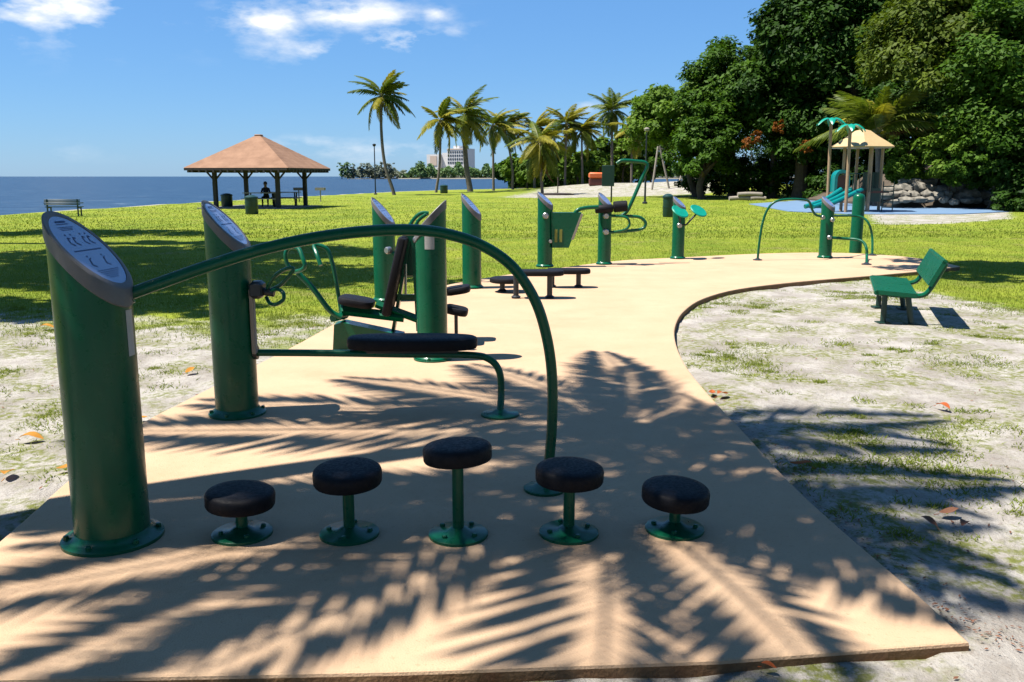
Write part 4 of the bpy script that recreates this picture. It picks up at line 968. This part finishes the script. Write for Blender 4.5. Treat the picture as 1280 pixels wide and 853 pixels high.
# trees outside the picture that shade the lawn
OG = 'shade trees beside the lawn'
for k, (C_, Rr_, b_) in enumerate([((-11.2, 14.6, 10.5), (5.0, 2.7, 1.8), (-13.5, 14.4)), ((-12.0, 18.4, 11.0), (5.2, 2.3, 1.8), (-15.5, 18.6)), ((-9.8, 10.4, 9.0), (3.2, 1.2, 1.2), (-11.5, 10.4)), ((-17.5, 25.5, 11.0), (4.2, 1.6, 1.7), (-18.5, 25.5)), ((-13.5, 21.5, 11.5), (3.0, .8, 1.3), (-17, 21.5))]):
    tree('unseen_shade_tree', ('broad shade tree casting the wide dark band on the lawn', 'shade tree casting the upper half of the dark band', 'small shade tree casting streaks on the sandy grass', 'far shade tree casting thin streaks before the pavilion', 'shade tree casting the thin upper streaks on the lawn')[k],
         (b_[0], b_[1], GZ), C_, Rr_, LEAF_M, 100+k, nclump=(170, 160, 50, 60, 40)[k], nleaf=80, size=.34, trunk_r=.25, group=OG, cr=.20, shell=.1, low=-.9)
tree('unseen_shade_tree', 'shade tree casting the black patch past the park bench', (11.5, 15.0, GZ), (6.8, 15.2, 8.2), (4.0, 1.6, 1.2), LEAF_M, 120, nclump=90, nleaf=80, size=.34, trunk_r=.25, group=OG, cr=.25, shell=.1, low=-.95)
# unseen trees added behind and beside the camera to block sky fill light
for k, (C_, Rr_) in enumerate([((6.5, -1.5, 8.5), (4.2, 3.4, 3.0)), ((-1.0, -5.5, 8.5), (4.4, 3.6, 3.2)), ((11.0, 3.5, 9.0), (3.4, 3.2, 3.2)), ((-9.5, -5.0, 9.5), (4.5, 4.0, 3.4)), ((4.5, -10, 9.0), (5, 4, 3.4)), ((12.5, -5, 9.0), (4.5, 4, 3.4)), ((.8, -1.8, 11.5), (3.0, 2.4, 1.8))]):
    tree('unseen_shade_tree', ('added sky blocking tree behind the camera on the sandy side of the path', 'added sky blocking tree straight behind the front edge of the path', 'added sky blocking tree right of the sandy ground, outside the picture', 'added sky blocking tree behind the path on the sea side', 'second row added sky blocking tree behind the path', 'added sky blocking tree behind and right of the sandy ground', 'tall high crowned added sky blocking tree over the front edge of the path')[k], (C_[0]+(3 if k == 0 else 0)+(5 if k == 6 else 0), C_[1]-1.0, GZ), C_, Rr_, LEAF_M, 130+k, nclump=150, nleaf=70, size=.42, trunk_r=.3, group='added unseen trees blocking sky light behind the path', cr=.26, shell=.3, low=-.9)

# ------------------------------------------------------------------ pavilion
bp = G(328, 259.5, GZ); Yv = bp.y; u = Yv*1.02/FPX
pv = thing('picnic_pavilion', 'open sided picnic pavilion with orange brown hip roof beside the sea', 'pavilion', bp, rz=R(-10)); 
half = 64*u; zpk = A(328, 170, Yv).z-GZ; zev = A(328, 213, Yv).z-GZ
m = MB(); hs, top = half, .14
rg = [[(-hs, -hs, zev), (hs, -hs, zev), (hs, hs, zev), (-hs, hs, zev)]]
NR = 12
vv = []
for k in range(NR+1):
    f_ = k/NR; h_ = hs*(1-f_)+top*f_; z_ = zev+.10+(zpk-zev-.10)*f_
    if k: vv.append([(-h_-.03, -h_-.03, z_-.012), (h_+.03, -h_-.03, z_-.012), (h_+.03, h_+.03, z_-.012), (-h_-.03, h_+.03, z_-.012)])
    vv.append([(-h_, -h_, z_), (h_, -h_, z_), (h_, h_, z_), (-h_, h_, z_)])
m.rings([[Vector(p) for p in r_] for r_ in vv]); m.build('roof', ROOF, pv, smooth=False)
m = MB(); m.box((0, 0, zpk+.03), (.36, .36, .08), bev=.03); m.build('roof_cap', ROOF, pv)
m = MB()
for a in range(4):
    Rz = Matrix.Rotation(a*math.pi/2, 3, 'Z'); m.box(Rz @ Vector((0, -hs+.03, zev+.04)), (2*hs-.14, .05, .13), rot=Rz)
m.build('fascia', WOODDK, pv, smooth=False)
m = MB()
for a in range(4):
    Rz = Matrix.Rotation(a*math.pi/2, 3, 'Z')
    for k in range(-7, 8):
        if abs(k) < 7: m.box(Rz @ Vector((k*hs/7.3, -hs+.20, zev-.06)), (.09, .5, .14), rot=Rz)
m.build('rafter_tail', WOODDK, pv, smooth=False)
ps = half*.61
for (sx, sy) in ((-1, -1), (1, -1), (1, 1), (-1, 1)):
    m = MB(); m.box((sx*ps, sy*ps, (zev+.02)/2), (.20, .20, zev+.02), bev=.02); pq = m.build('post', WOODDK, pv)
    m = MB()
    for dx in (-1, 1):
        m.tube([(sx*ps, sy*ps, zev-.55), (sx*ps+dx*.35, sy*ps, zev-.18), (sx*ps+dx*.5, sy*ps, zev)], .05, n=6, res=4)
    m.build('brace', WOODDK, pq)
m = MB()
for sy in (-1, 1): m.box((0, sy*ps, zev+.03), (2*ps+.5, .16, .18))
for sx in (-1, 1): m.box((sx*ps, 0, zev+.02), (.16, 2*ps-.18, .17))
m.build('beam', WOODDK, pv, smooth=False)
m = MB(); m.box((0, 0, .02), (2*half*.86, 2*half*.86, .06)); m.build('floor_slab', mat('grey_slab', (.25, .23, .21), rough=.9), pv, smooth=False)

def picnic_table(lab, loc, rz, ln=2.0):
    t = thing('picnic_table', lab, 'picnic table', loc, rz, group='picnic tables in the pavilion')
    m = MB()
    for k in range(4): m.box((0, -.28+k*.19, .74), (ln, .17, .04))
    m.build('table_top', TABLE, t, smooth=False)
    for sy in (-.68, .68):
        m = MB(); m.box((0, sy, .44), (ln, .26, .045)); m.build('bench_seat', TABLE, t, smooth=False)
    for sx in (-.7, .7):
        m = MB(); m.box((sx*ln/2, 0, .41), (.07, 1.3, .06)); m.box((sx*ln/2, -.3, .36), (.07, .07, .74), rot=Matrix.Rotation(R(18), 3, 'X')); m.box((sx*ln/2, .3, .36), (.07, .07, .74), rot=Matrix.Rotation(R(-18), 3, 'X')); m.build('leg', DARKMETAL, t, smooth=False)
    return t
zf = GZ+.055
tp = A(328, 250, Yv-1.0); picnic_table('pale picnic table behind the bin in the pavilion, with a person', (tp.x, tp.y, zf), R(6), 1.9)
tp2 = A(356, 250, Yv+.9); picnic_table('pale picnic table at the sea side of the pavilion', (tp2.x, tp2.y, zf), R(6), 1.7)

def trash_can(lab, px, py, d=.58, h=.9, lid=True):
    g = G(px, py, GZ); t = thing('trash_can', lab, 'trash can', (g.x, g.y, gz(g.x, g.y) if not lid else GZ))
    m = MB(); m.lathe([(d/2*.92, 0), (d/2, .05), (d/2, h*.86), (d/2+.02, h*.88), (d/2+.02, h*.93)], 24); m.build('body', DKGREEN, t)
    m = MB(); m.lathe([(d/2+.03, h*.935), (d/2+.02, h*.98), (d*.3, h*1.06), (.03, h*1.09)], 24); m.build('lid', DKGREEN, t)
    m = MB(); m.lathe([(d/2+.012, h*.45), (d/2+.012, h*.5)], 24); m.build('band', DKGREEN, t)
trash_can('dark green trash can on the lawn in front of the pavilion', 315, 268, .56, .78)
trash_can('dark trash can at the left front post of the pavilion', 284, 259.5, .6, .7)
trash_can('dark green trash can beside the slim palm at the water', 555, 242, .75, .78)
trash_can('dark green trash can standing on the lawn behind the teal discs', 834.5, 271.5, .42, .88)

# park bench by the sea, seen from behind
g = G(79, 271, GZ); t = thing('sea_bench', 'dark green slatted bench facing the sea at the lawn edge', 'bench', g, rz=R(8))
for k in range(4):
    m = MB(); m.box((0, .0+k*.012,   .50+k*.062), (1.42, .03, .048), bev=.008); m.build('back_slat', DKGREEN, t)
for k in range(3):
    m = MB(); m.box((0, .12+k*.13, .40), (1.42, .11, .035)); m.build('seat_slat', DKGREEN, t)
for sx in (-.6, .6):
    m = MB(); m.box((sx, .22, .37), (.05, .46, .05)); m.box((sx, .03, .36), (.05, .05, .72)); m.box((sx, .42, .19), (.05, .05, .37)); m.box((sx*1.16, .2, .56), (.05, .42, .04)); m.build('leg', DKGREEN, t)

# pedestal grills beside the pavilion
for px, lab in ((401, 'pale metal pedestal grill right of the pavilion by the sea'), (374, 'dark pedestal grill at the right rear pavilion post')):
    g = G(px, 252.5, GZ); t = thing('pedestal_grill', lab, 'grill', g)
    mm = PALE if px == 401 else DARKMETAL
    m = MB(); m.cyl((0, 0, 0), (0, 0, .75), .035, n=10); m.build('pedestal', mm, t)
    m = MB()
    for bx_, by_, sx_, sy_ in ((0, -.2, .6, .03), (0, .2, .6, .03), (-.3, 0, .03, .37), (.3, 0, .03, .37)): m.box((bx_, by_, .84), (sx_, sy_, .18))
    m.box((0, 0, .755), (.6, .4, .02)); m.build('firebox', mm, t, smooth=False)
    m = MB()
    for k in range(6): m.cyl((-.28, -.15+k*.06, .91), (.28, -.15+k*.06, .91), .007, n=5)
    m.build('grate', DARKMETAL, t)

# ------------------------------------------------------------------ person at the picnic table
def person(lab, loc, rz):
    bm_v, bm_e, rad = [], [], []
    def V_(x, y, z, r, par=None):
        bm_v.append((x, y, z)); rad.append(r); i = len(bm_v)-1
        if par is not None: bm_e.append((par, i))
        return i
    pel = V_(0, 0, .50, .145); w1 = V_(0, .02, .64, .135, pel); ch = V_(0, .06, .82, .155, w1); sh = V_(0, .07, .95, .12, ch); nk = V_(0, .09, 1.04, .055, sh)
    h1 = V_(0, .12, 1.12, .078, nk); h2 = V_(0, .13, 1.20, .092, h1); h3 = V_(0, .12, 1.27, .062, h2)
    for s_ in (-1, 1):
        a = V_(s_*.17, .07, .94, .06, sh); e = V_(s_*.24, .14, .70, .045, a); wr = V_(s_*.12, .36, .77, .030, e); pm = V_(s_*.08, .43, .78, .032, wr)
        for f_, (dx, ln) in enumerate(((-.030, .060), (-.010, .075), (.010, .080), (.030, .068))):
            q = V_(s_*.08+dx, .43+.04, .78, .0095, pm); V_(s_*.08+dx*1.1, .43+.04+ln, .772, .008, q)
        th_ = V_(s_*.08-s_*.04, .43+.01, .785, .010, pm); V_(s_*.08-s_*.055, .43+.05, .78, .008, th_)
        hp_ = V_(s_*.10, .03, .49, .095, pel); kn = V_(s_*.14, .42, .50, .062, hp_); an = V_(s_*.14, .40, .09, .042, kn); to = V_(s_*.15, .58, .05, .036, an)
    me = bpy.data.meshes.new('person_skeleton'); me.from_pydata(bm_v, bm_e, []); ob = bpy.data.objects.new('person_tmp', me); col.objects.link(ob)
    sk = ob.modifiers.new('skin', 'SKIN')
    for i, r_ in enumerate(rad): me.skin_vertices[0].data[i].radius = (r_, r_)
    me.skin_vertices[0].data[0].use_root = True
    sb = ob.modifiers.new('sub', 'SUBSURF'); sb.levels = 1; sb.render_levels = 1
    dg = bpy.context.evaluated_depsgraph_get(); me2 = bpy.data.meshes.new_from_object(ob.evaluated_get(dg))
    bpy.data.objects.remove(ob)
    for x in (SKIN, CLOTH, TROUSER): me2.materials.append(x)
    for p in me2.polygons:
        c_ = p.center; p.use_smooth = True
        p.material_index = 0 if (c_.z > 1.02 or (c_.y > .33 and c_.z > .72)) else (2 if c_.z < .56 else 1)
    t = thing('person', lab, 'person', loc, rz)
    b = bpy.data.objects.new('body', me2); col.objects.link(b); b.parent = t
    m = MB(); m.lathe([(.02, -.06), (.088, -.05), (.102, .0), (.092, .06), (.05, .098), (.005, .108)], 20, Matrix.Translation((0, .105, 1.235)) @ Matrix.Rotation(R(20), 4, 'X')); m.build('hair', HAIR, t)
    m = MB()
    m.lathe([(.006, 0), (.018, .008), (.004, .026)], 8, Matrix.Translation((0, .212, 1.185)) @ Matrix.Rotation(R(-90), 4, 'X'))
    m.build('nose', SKIN, t)
    m = MB()
    for s_ in (-1, 1): m.lathe([(.003, -.008), (.010, 0), (.003, .008)], 8, Matrix.Translation((s_*.034, .207, 1.215)))
    m.build('eye', HAIR, t)
    m = MB(); m.box((0, .203, 1.145), (.045, .01, .010), bev=.003); m.build('mouth', MAROON, t)
    m = MB()
    for s_ in (-1, 1): m.lathe([(.005, -.03), (.016, 0), (.005, .03)], 8, Matrix.Translation((s_*.094, .12, 1.20)))
    m.build('ear', SKIN, t)
pp = A(333, 249, Yv-1.0+.02); 
tbl = Vector((tp.x, tp.y, zf)); off = Matrix.Rotation(R(6), 3, 'Z') @ Vector((.10, .66, 0))
person('person in dark clothes sitting at the table in the pavilion', (tbl.x+off.x, tbl.y+off.y, zf), R(186))

# ------------------------------------------------------------------ poles and signs on the lawn
def lamp(lab, bx, by, topy, pale):
    g = G(bx, by, GZ); g.z = gz(g.x, g.y); h = A(bx, topy, g.y).z-g.z
    t = thing('lamp_pole', lab, 'lamp pole', g)
    m = MB(); m.tube([(0, 0, -.1), (0, 0, .6), (0, 0, h-.25)], lambda u_: .075-.03*u_, n=10, smooth=False); m.build('pole', DARKMETAL, t)
    m = MB(); m.lathe([(.05, h-.25), (.14, h-.18), (.17, h-.05), (.10, h), (.02, h+.02)], 14); m.build('lamp_head', PALE if pale else DARKMETAL, t)
    m = MB(); m.lathe([(.16, -.05), (.16, .10), (.09, .14)], 12); m.build('base', DARKMETAL, t)
lamp('thin dark lamp pole beside the lone curved palm', 469.5, 243.5, 180, False)
lamp('dark lamp pole with pale head behind the tall pull bar', 806, 255, 160, True)
g = G(764, 253, GZ); t = thing('sign_board', 'dark board on a thin pole seen above the black rollers', 'sign', g); q = rel(t)
m = MB(); m.cyl((0, 0, -.1), (0, 0, q(764, 208, g.y).z), .05, n=10); m.build('pole', DARKMETAL, t)
bc = (q(753, 207, g.y)+q(767, 233, g.y))/2; m = MB(); m.box((bc.x, bc.y-.09, bc.z), (.80, .06, abs(q(753, 207, g.y).z-q(753, 233, g.y).z)), bev=.015); m.build('board', DKGREEN, t)
g = A(745, 233, 100); g.z = gz(g.x, g.y); t = thing('storage_box', 'maroon box with orange lid on the sand beyond the lawn', 'storage box', g)
h0 = A(745, 223.5, 100).z-g.z; h1 = A(745, 216, 100).z-g.z
m = MB(); m.box((0, 0, h0/2), (1.55, 1.1, h0), bev=.05); m.build('body', MAROON, t)
m = MB(); m.box((0, 0, (h0+h1)/2+.02), (1.65, 1.2, h1-h0), bev=.15); m.build('lid', ORANGE, t)
# swing frame
g = A(838, 228, 88); g.z = gz(g.x, g.y); t = thing('swing_frame', 'pale timber swing frame on the sand mound', 'swing frame', g); q = rel(t)
for a_, b_ in (((823, 181), (815, 228)), ((824, 181), (837, 228)), ((866, 203), (850, 228)), ((856, 205), (848, 230)), ):
    Yq = 88 if a_[0] < 840 else 92
    p0, p1 = q(*a_, Yq), q(*b_, Yq); p1.z = gz(g.x+p1.x, g.y+p1.y)-g.z-.1; m = MB(); m.tube([p0, p1], .10, n=8, smooth=False); m.build('leg', PALE, t)
m = MB(); m.tube([q(824, 184, 88), q(862, 206, 92)], .07, n=8, smooth=False); m.build('cross_beam', PALE, t)
# small tree with its shadow painted as a dark disc on the sand
g = G(697, 244, GZ); g.z = gz(g.x, g.y); t = thing('painted_tree_shadow', 'dark disc painted as the small tree shadow on the pale sand beyond the lawn', 'painted shadow', g)
m = MB(); m.lathe([(1.55, -.3), (1.5, .10), (1.2, .16), (.05, .2)], 28); m.build('shadow_disc', mat('tree_shadow_dark', (.03, .02, .014), rough=1, bump=.8, bscale=12), t)
m = MB(); m.tube([(0, 0, .1), (.02, 0, .9), (0, 0, 1.6)], .05, n=8); m.build('stake', BARK, t)

# ------------------------------------------------------------------ playground tower
Yg = 42.5; gp = A(1075, 262, Yg); gp.z = GZ+.03; roof_dx = -.14
t = thing('play_tower', 'playground tower with tan hexagonal roof, aqua slide and plastic palm posts', 'play structure', gp); q = rel(t)
zr0, zr1 = q(1075, 184, Yg).z, q(1075, 163, Yg).z; rr = 1.54
m = MB(); n6 = 6
def hexr(r, z, ph=.26): return [Vector((roof_dx+r*math.cos(2*math.pi*i/n6+ph), r*math.sin(2*math.pi*i/n6+ph), z)) for i in range(n6)]
m.rings([hexr(rr, zr0-.05), hexr(rr+.02, zr0), hexr(rr*.82, zr0+(zr1-zr0)*.25), hexr(rr*.5, zr0+(zr1-zr0)*.62), hexr(rr*.25, zr1-.03), hexr(.05, zr1+.05)]); m.build('roof', TAN, t, smooth=False)
for k, (px, Yq) in enumerate(((1051, 42.2), (1067, 43.6), (1084, 41.9), (1098, 43.2))):
    p = q(px, 262, Yq); m = MB(); m.cyl((p.x, p.y, 0), (p.x, p.y, zr0+.08), .075 if k != 2 else .10, n=12); m.build('post', TANPOST, t)
zd = q(1075, 240, Yg).z
m = MB(); m.box((.15, .3, zd), (1.9, 1.7, .10)); m.build('deck', MAROON, t, smooth=False)
pa, pb = q(1053, 240, 42.0), q(1013, 258, 41.2)
for k in range(3):
    o_ = Vector((.36*k-.05, -.05*k, 0)); m = MB()
    cs = [pa+o_*1.3+Vector((0, 0, .12)), pa*.6+pb*.4+o_, pa*.25+pb*.75+o_, pb+o_+Vector((-.2, 0, -.02))]
    m.tube(cs, .105, n=10, res=4); m.build('slide_rail', SLIDE, t)
m = MB(); d_ = pb-pa
P4 = [pa+Vector((-.05, .06, .0)), pa+Vector((.75, -.06, .0)), pb+Vector((.75, -.06, -.02)), pb+Vector((-.05, .06, -.02))]
m.rings([[p+Vector((0, 0, -.07)) for p in P4], P4]); m.build('slide_bed', SLIDE, t, smooth=False)
m = MB(); hc = q(1050, 240, 42.2); wd_, ht_ = .36, 1.02; ro, ri = [], []
for i in range(13):
    a = math.pi*i/12; ro.append((-wd_*math.cos(a), .62+.40*math.sin(a))); ri.append((-(wd_-.13)*math.cos(a), .62+.27*math.sin(a)))
ro = [(-wd_, 0)]+ro+[(wd_, 0)]; ri = [(-(wd_-.13), 0)]+ri+[(wd_-.13, 0)]; sec = ro+ri[::-1]
m.rings([[hc+Vector((x, -.22, z)) for x, z in sec], [hc+Vector((x, .35, z)) for x, z in sec]], False, False)
for yy in (-.22, .35):
    Kq = len(ro); V_ = [hc+Vector((x, yy, z)) for x, z in ro]+[hc+Vector((x, yy, z)) for x, z in ri]
    m.add(V_, [(i, i+1, Kq+i+1, Kq+i) if yy > 0 else (Kq+i, Kq+i+1, i+1, i) for i in range(Kq-1)])
m.build('tunnel_hood', SLIDE, t)
m = MB(); m.box((q(1050, 228, 42.1)), (.55, .05, .62)); m.build('panel', MAROON, t, smooth=False)
m = MB(); m.box((q(1088, 244, 42.0)), (.9, .05, .62)); m.build('barrier', DKGREEN, t, smooth=False); m = MB(); m.box(q(1090, 226, 43.6), (.9, .05, .8)); m.build('barrier', DKGREEN, t, smooth=False)
m = MB()
for k in range(7): p = q(1066+k*4.2, 228, 41.8); m.cyl((p.x, p.y, zd), (p.x, p.y, zd+.85), .02, n=6)
p0, p1 = q(1064, 0, 41.8), q(1094, 0, 41.8); m.cyl((p0.x, p0.y, zd+.85), (p1.x, p1.y, zd+.85), .025, n=6); m.build('railing', DKGREEN, t)
m = MB(); p = q(1106, 262, 42)
for k in range(5): m.box((p.x+.1, p.y, .2+k*.24), (.5, .12, .05))
for s_ in (-.25, .25): m.cyl((p.x+.1+s_, p.y, 0), (p.x+.1+s_, p.y, 1.4), .025, n=6)
m.build('ladder', DKGREEN, t)
for (bx_, by_, tx_, ty_, Yq) in ((1034, 262, 1039, 152, 42.6), (1057, 263, 1063, 160, 41.0)):
    p0 = q(bx_, by_, Yq); p0.z = 0; p1 = q(tx_, ty_, Yq); m = MB(); m.tube([p0, (p0+p1)/2, p1], .075, n=12, res=3); pm = m.build('palm_pole', TANPOST, t)
    for k in range(6):
        a = k*math.pi/3+.3; m = MB(); e = Vector((math.cos(a), math.sin(a), 0)); s_ = Vector((-e.y, e.x, 0))
        rg = []
        for j in range(5):
            u_ = j/4; c_ = p1+e*(.08+.62*u_)+Vector((0, 0, .10+.22*u_-.50*u_*u_)); w_ = .16*math.sin(math.pi*(.12+.83*u_))
            rg.append([c_-s_*w_, c_+Vector((0, 0, .05)), c_+s_*w_, c_-Vector((0, 0, .03))])
        m.rings(rg); m.build('plastic_frond', TEAL, pm)
# boulders of the rock outcrop
rr_ = random.Random(4); rock_px = []
for (py, x0_, x1_, n_k, rx, rz) in ((229, 1128, 1172, 4, 9, 6), (237, 1108, 1240, 9, 10, 6.5), (244.5, 1104, 1252, 10, 10, 6), (251, 1112, 1246, 9, 8, 4)):
    for k in range(n_k): rock_px.append((x0_+(x1_-x0_)*(k+.5)/n_k+rr_.uniform(-3, 3), py+rr_.uniform(-1.5, 1.5), rx*rr_.uniform(.7, 1.35), rz*rr_.uniform(.75, 1.3), 'top upper middle bottom'.split()[(229, 237, 244.5, 251).index(py)], k))
for k, (px, py, rx, rz, row, pos) in enumerate(rock_px):
    Yq = {'top': 48.4, 'upper': 47.7, 'middle': 47.0, 'bottom': 46.3}[row]+.3*((k*5) % 4)/3; c_ = A(px, py, Yq); s_ = Yq/FPX; m = MB(); rg = []; q = random.Random(k)
    for i in range(9):
        th = math.pi*i/8; r1 = []
        for j in range(14):
            ph = 2*math.pi*j/14; d_ = Vector((math.sin(th)*math.cos(ph), math.sin(th)*math.sin(ph), math.cos(th)))
            w_ = 1+.30*noise.noise(d_*1.7+Vector((k*3.1, 0, 0)))+.16*noise.noise(d_*4+Vector((0, k*2.3, 0)))
            r1.append(Vector((d_.x*rx*s_*w_, d_.y*rx*s_*w_, -d_.z*rz*s_*w_*1.05)))
        rg.append(r1)
    m.rings(rg, False, False)
    o = m.build('boulder', ROCK, loc=c_, ang=28);
    tag(o, 'first second third fourth fifth sixth seventh eighth ninth tenth'.split()[pos]+' limestone boulder from the playground in the %s row of the outcrop' % row, 'boulder', 'boulders of the rock outcrop')
mb_ = MB(); e = []
for k in range(60):
    pass
# low bank that carries the rocks and shrubs
bank = MB(); rg = []
for i in range(24):
    x = A(1098+i*11, 250, 50).x; h_ = .08+1.7*min(1, i/9)+.3*min(1, i/4)*math.sin(i*1.3)
    rg.append([Vector((x, 46.9+.3*math.sin(i*2.1), GZ-.3)), Vector((x, 47.6+.3*math.sin(i), h_*.5)), Vector((x, 48.6, h_*.95)), Vector((x, 52, h_*1.3)), Vector((x, 62, h_)), Vector((x, 66, GZ-.3))])
bank.rings(rg); bo = bank.build('rocky_bank', mat('bank_soil', (.06, .045, .03), rough=1, c2=(.16, .12, .08), scale=1.5, bump=.8, bscale=5)); bo['kind'] = 'structure'
# flat logs in the shade under the grove
for k, (px, py, ln) in enumerate(((925, 236, 1.6), (948, 239, 1.2), (938, 233.5, 1.9))):
    Yq = 62; c_ = A(px, py, Yq); c_.z = gz(c_.x, c_.y)+(.14 if k < 2 else .42); m = MB(); m.tube([(-ln/2*.9, 0, 0), (0, .05, .04), (ln/2*.9, .1, 0)], .15, n=10, res=3)
    o = m.build('log', PALE, loc=c_); tag(o, ('pale log lying in front in the grove shade', 'shorter pale log lying right of the others', 'pale log lying across the others')[k], 'log', 'logs in the grove shade')
# dry orange leaf clumps hanging in the grove
for k, (px, py) in enumerate(((946, 171), (972, 158), (934, 180), (1008, 183))):
    c_ = A(px, py, 58.5); t = thing('dry_leaf_clump', ('largest clump of dry orange leaves hanging in the dark grove', 'small dry orange clump right of the largest', 'dull orange clump left of the largest', 'dry orange clump left of the plastic palms')[k], 'dry leaves', c_, group='dry orange clumps in the grove')
    leaves('clump', (0, 0, 0), (.36, .30, .45), 16, 22, .24, DRYO, t, 200+k, low=-1)

# ------------------------------------------------------------------ far shore
land = MB(); pts = []
Yf = 640
xL, xR = A(432, 222, Yf).x, 1200
nS = 50; rg = []
for i in range(nS):
    x = xL+(xR-xL)*i/(nS-1); e = min(1, i/2)
    rg.append([Vector((x, Yf+4*math.sin(i), -1)), Vector((x, Yf+8+4*math.sin(i*.7), .3*e)), Vector((x, Yf+60, 1.2*e)), Vector((x, Yf+400, 1.2*e)), Vector((x, Yf+420, -1))])
land.rings(rg); lo = land.build('far_shore', mat('far_shore_soil', (.24, .22, .17), rough=1, var=.2, scale=.05)); lo['kind'] = 'structure'
g = np.random.default_rng(77); cl = []
def far_mass(name, x0p, x1p, ytop, ybot, n, material, size, lumps, seed):
    g = np.random.default_rng(seed); X = g.uniform(A(x0p, 210, Yf).x, A(x1p, 210, Yf).x, n)
    top = A(640, ytop, Yf).z; bot = A(640, ybot, Yf).z
    prof = .72+.28*np.sin(X/5.1+seed)*np.sin(X/2.3)+.12*np.sin(X/1.1)
    edge = np.clip((X-X.min())/8, .25, 1)
    Z = bot+(top-bot)*prof*edge*g.random(n)**.7
    Yq = Yf+14+g.uniform(0, 26, n)
    c_ = np.column_stack([X, Yq, np.maximum(Z, .2)]); nn = g.normal(size=(n, 3))+np.array([0, -.3, .6]); nn /= np.linalg.norm(nn, axis=1)[:, None]
    t1 = np.cross(nn, g.normal(size=(n, 3))); t1 /= np.linalg.norm(t1, axis=1)[:, None]; t2 = np.cross(nn, t1); s_ = size*g.uniform(.5, 1.3, n)[:, None]
    V = np.stack([c_-t1*s_, c_-t2*s_*.6, c_+t1*s_, c_+t2*s_*.6], 1).reshape(-1, 3)
    o = np_mesh(name, V, np.arange(4*n).reshape(-1, 4), material); o['kind'] = 'stuff'; return o
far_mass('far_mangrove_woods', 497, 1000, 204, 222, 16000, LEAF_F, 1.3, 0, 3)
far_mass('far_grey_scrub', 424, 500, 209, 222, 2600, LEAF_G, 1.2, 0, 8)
for k, (px, top, w_) in enumerate(((427, 203, 4), (434, 201, 5), (452, 203, 5), (462, 202, 5), (474, 202, 6), (486, 203, 6), (441, 206, 4), (526, 198, 5))):
    c_ = A(px, (top+220)/2, Yf+10); b_ = Vector((c_.x, Yf+10, .0)); s_ = Yf/FPX
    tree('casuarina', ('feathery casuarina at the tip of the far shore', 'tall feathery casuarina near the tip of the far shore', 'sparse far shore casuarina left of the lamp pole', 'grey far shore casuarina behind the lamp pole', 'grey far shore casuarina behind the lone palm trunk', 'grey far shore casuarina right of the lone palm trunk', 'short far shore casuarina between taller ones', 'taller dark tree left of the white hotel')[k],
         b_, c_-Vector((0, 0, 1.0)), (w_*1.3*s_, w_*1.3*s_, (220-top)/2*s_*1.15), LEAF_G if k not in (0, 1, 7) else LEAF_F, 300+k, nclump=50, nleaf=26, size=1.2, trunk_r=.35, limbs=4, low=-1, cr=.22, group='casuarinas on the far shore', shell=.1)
# hotel
c_ = A(560, 206, 760); s_ = 760/FPX; t = thing('hotel_building', 'white hotel block with rows of dark windows beyond the far trees', 'building', (c_.x, 760, 0)); q = rel(t); t.rotation_euler = (0, 0, R(-22))
def blk(x0_, x1_, y0_, nm, mt, dy=0, dep=18):
    a_, b_ = q(x0_, y0_, 760), q(x1_, y0_, 760); m = MB(); m.box(((a_.x+b_.x)/2, dy+dep/2, a_.z/2), (b_.x-a_.x, dep, a_.z)); m.build(nm, mt, t, smooth=False)
blk(530, 549, 193, 'wing', HOTEL); blk(549.3, 559.7, 191, 'link_block', HOTEL, 3); blk(560, 586, 186, 'tower', HOTEL, -2); blk(566, 574, 182.5, 'roof_room', HOTEL, 2, 10)
m = MB(); a_, b_ = q(535, 195, 760), q(544.5, 207, 760); m.box(((a_.x+b_.x)/2, -.2, (a_.z+b_.z)/2), (b_.x-a_.x, .3, abs(a_.z-b_.z))); m.build('tan_bay', HOTELBAND, t, smooth=False)
m = MB()
for r_ in range(4):
    for k in range(8):
        p = q(562.3+k*3.05, 190.5+r_*4.4, 760); m.box((p.x, -2.05, p.z), (1.35, .3, 1.7))
w_ = m.build('window', GLASS, t, smooth=False); w_['kind'] = 'stuff'
m = MB(); a_, b_ = q(560, 187, 760), q(586, 187, 760); m.box(((a_.x+b_.x)/2, -2.06, a_.z), (b_.x-a_.x, .3, .9)); m.build('parapet_band', ORANGE if False else HOTELBAND, t, smooth=False)
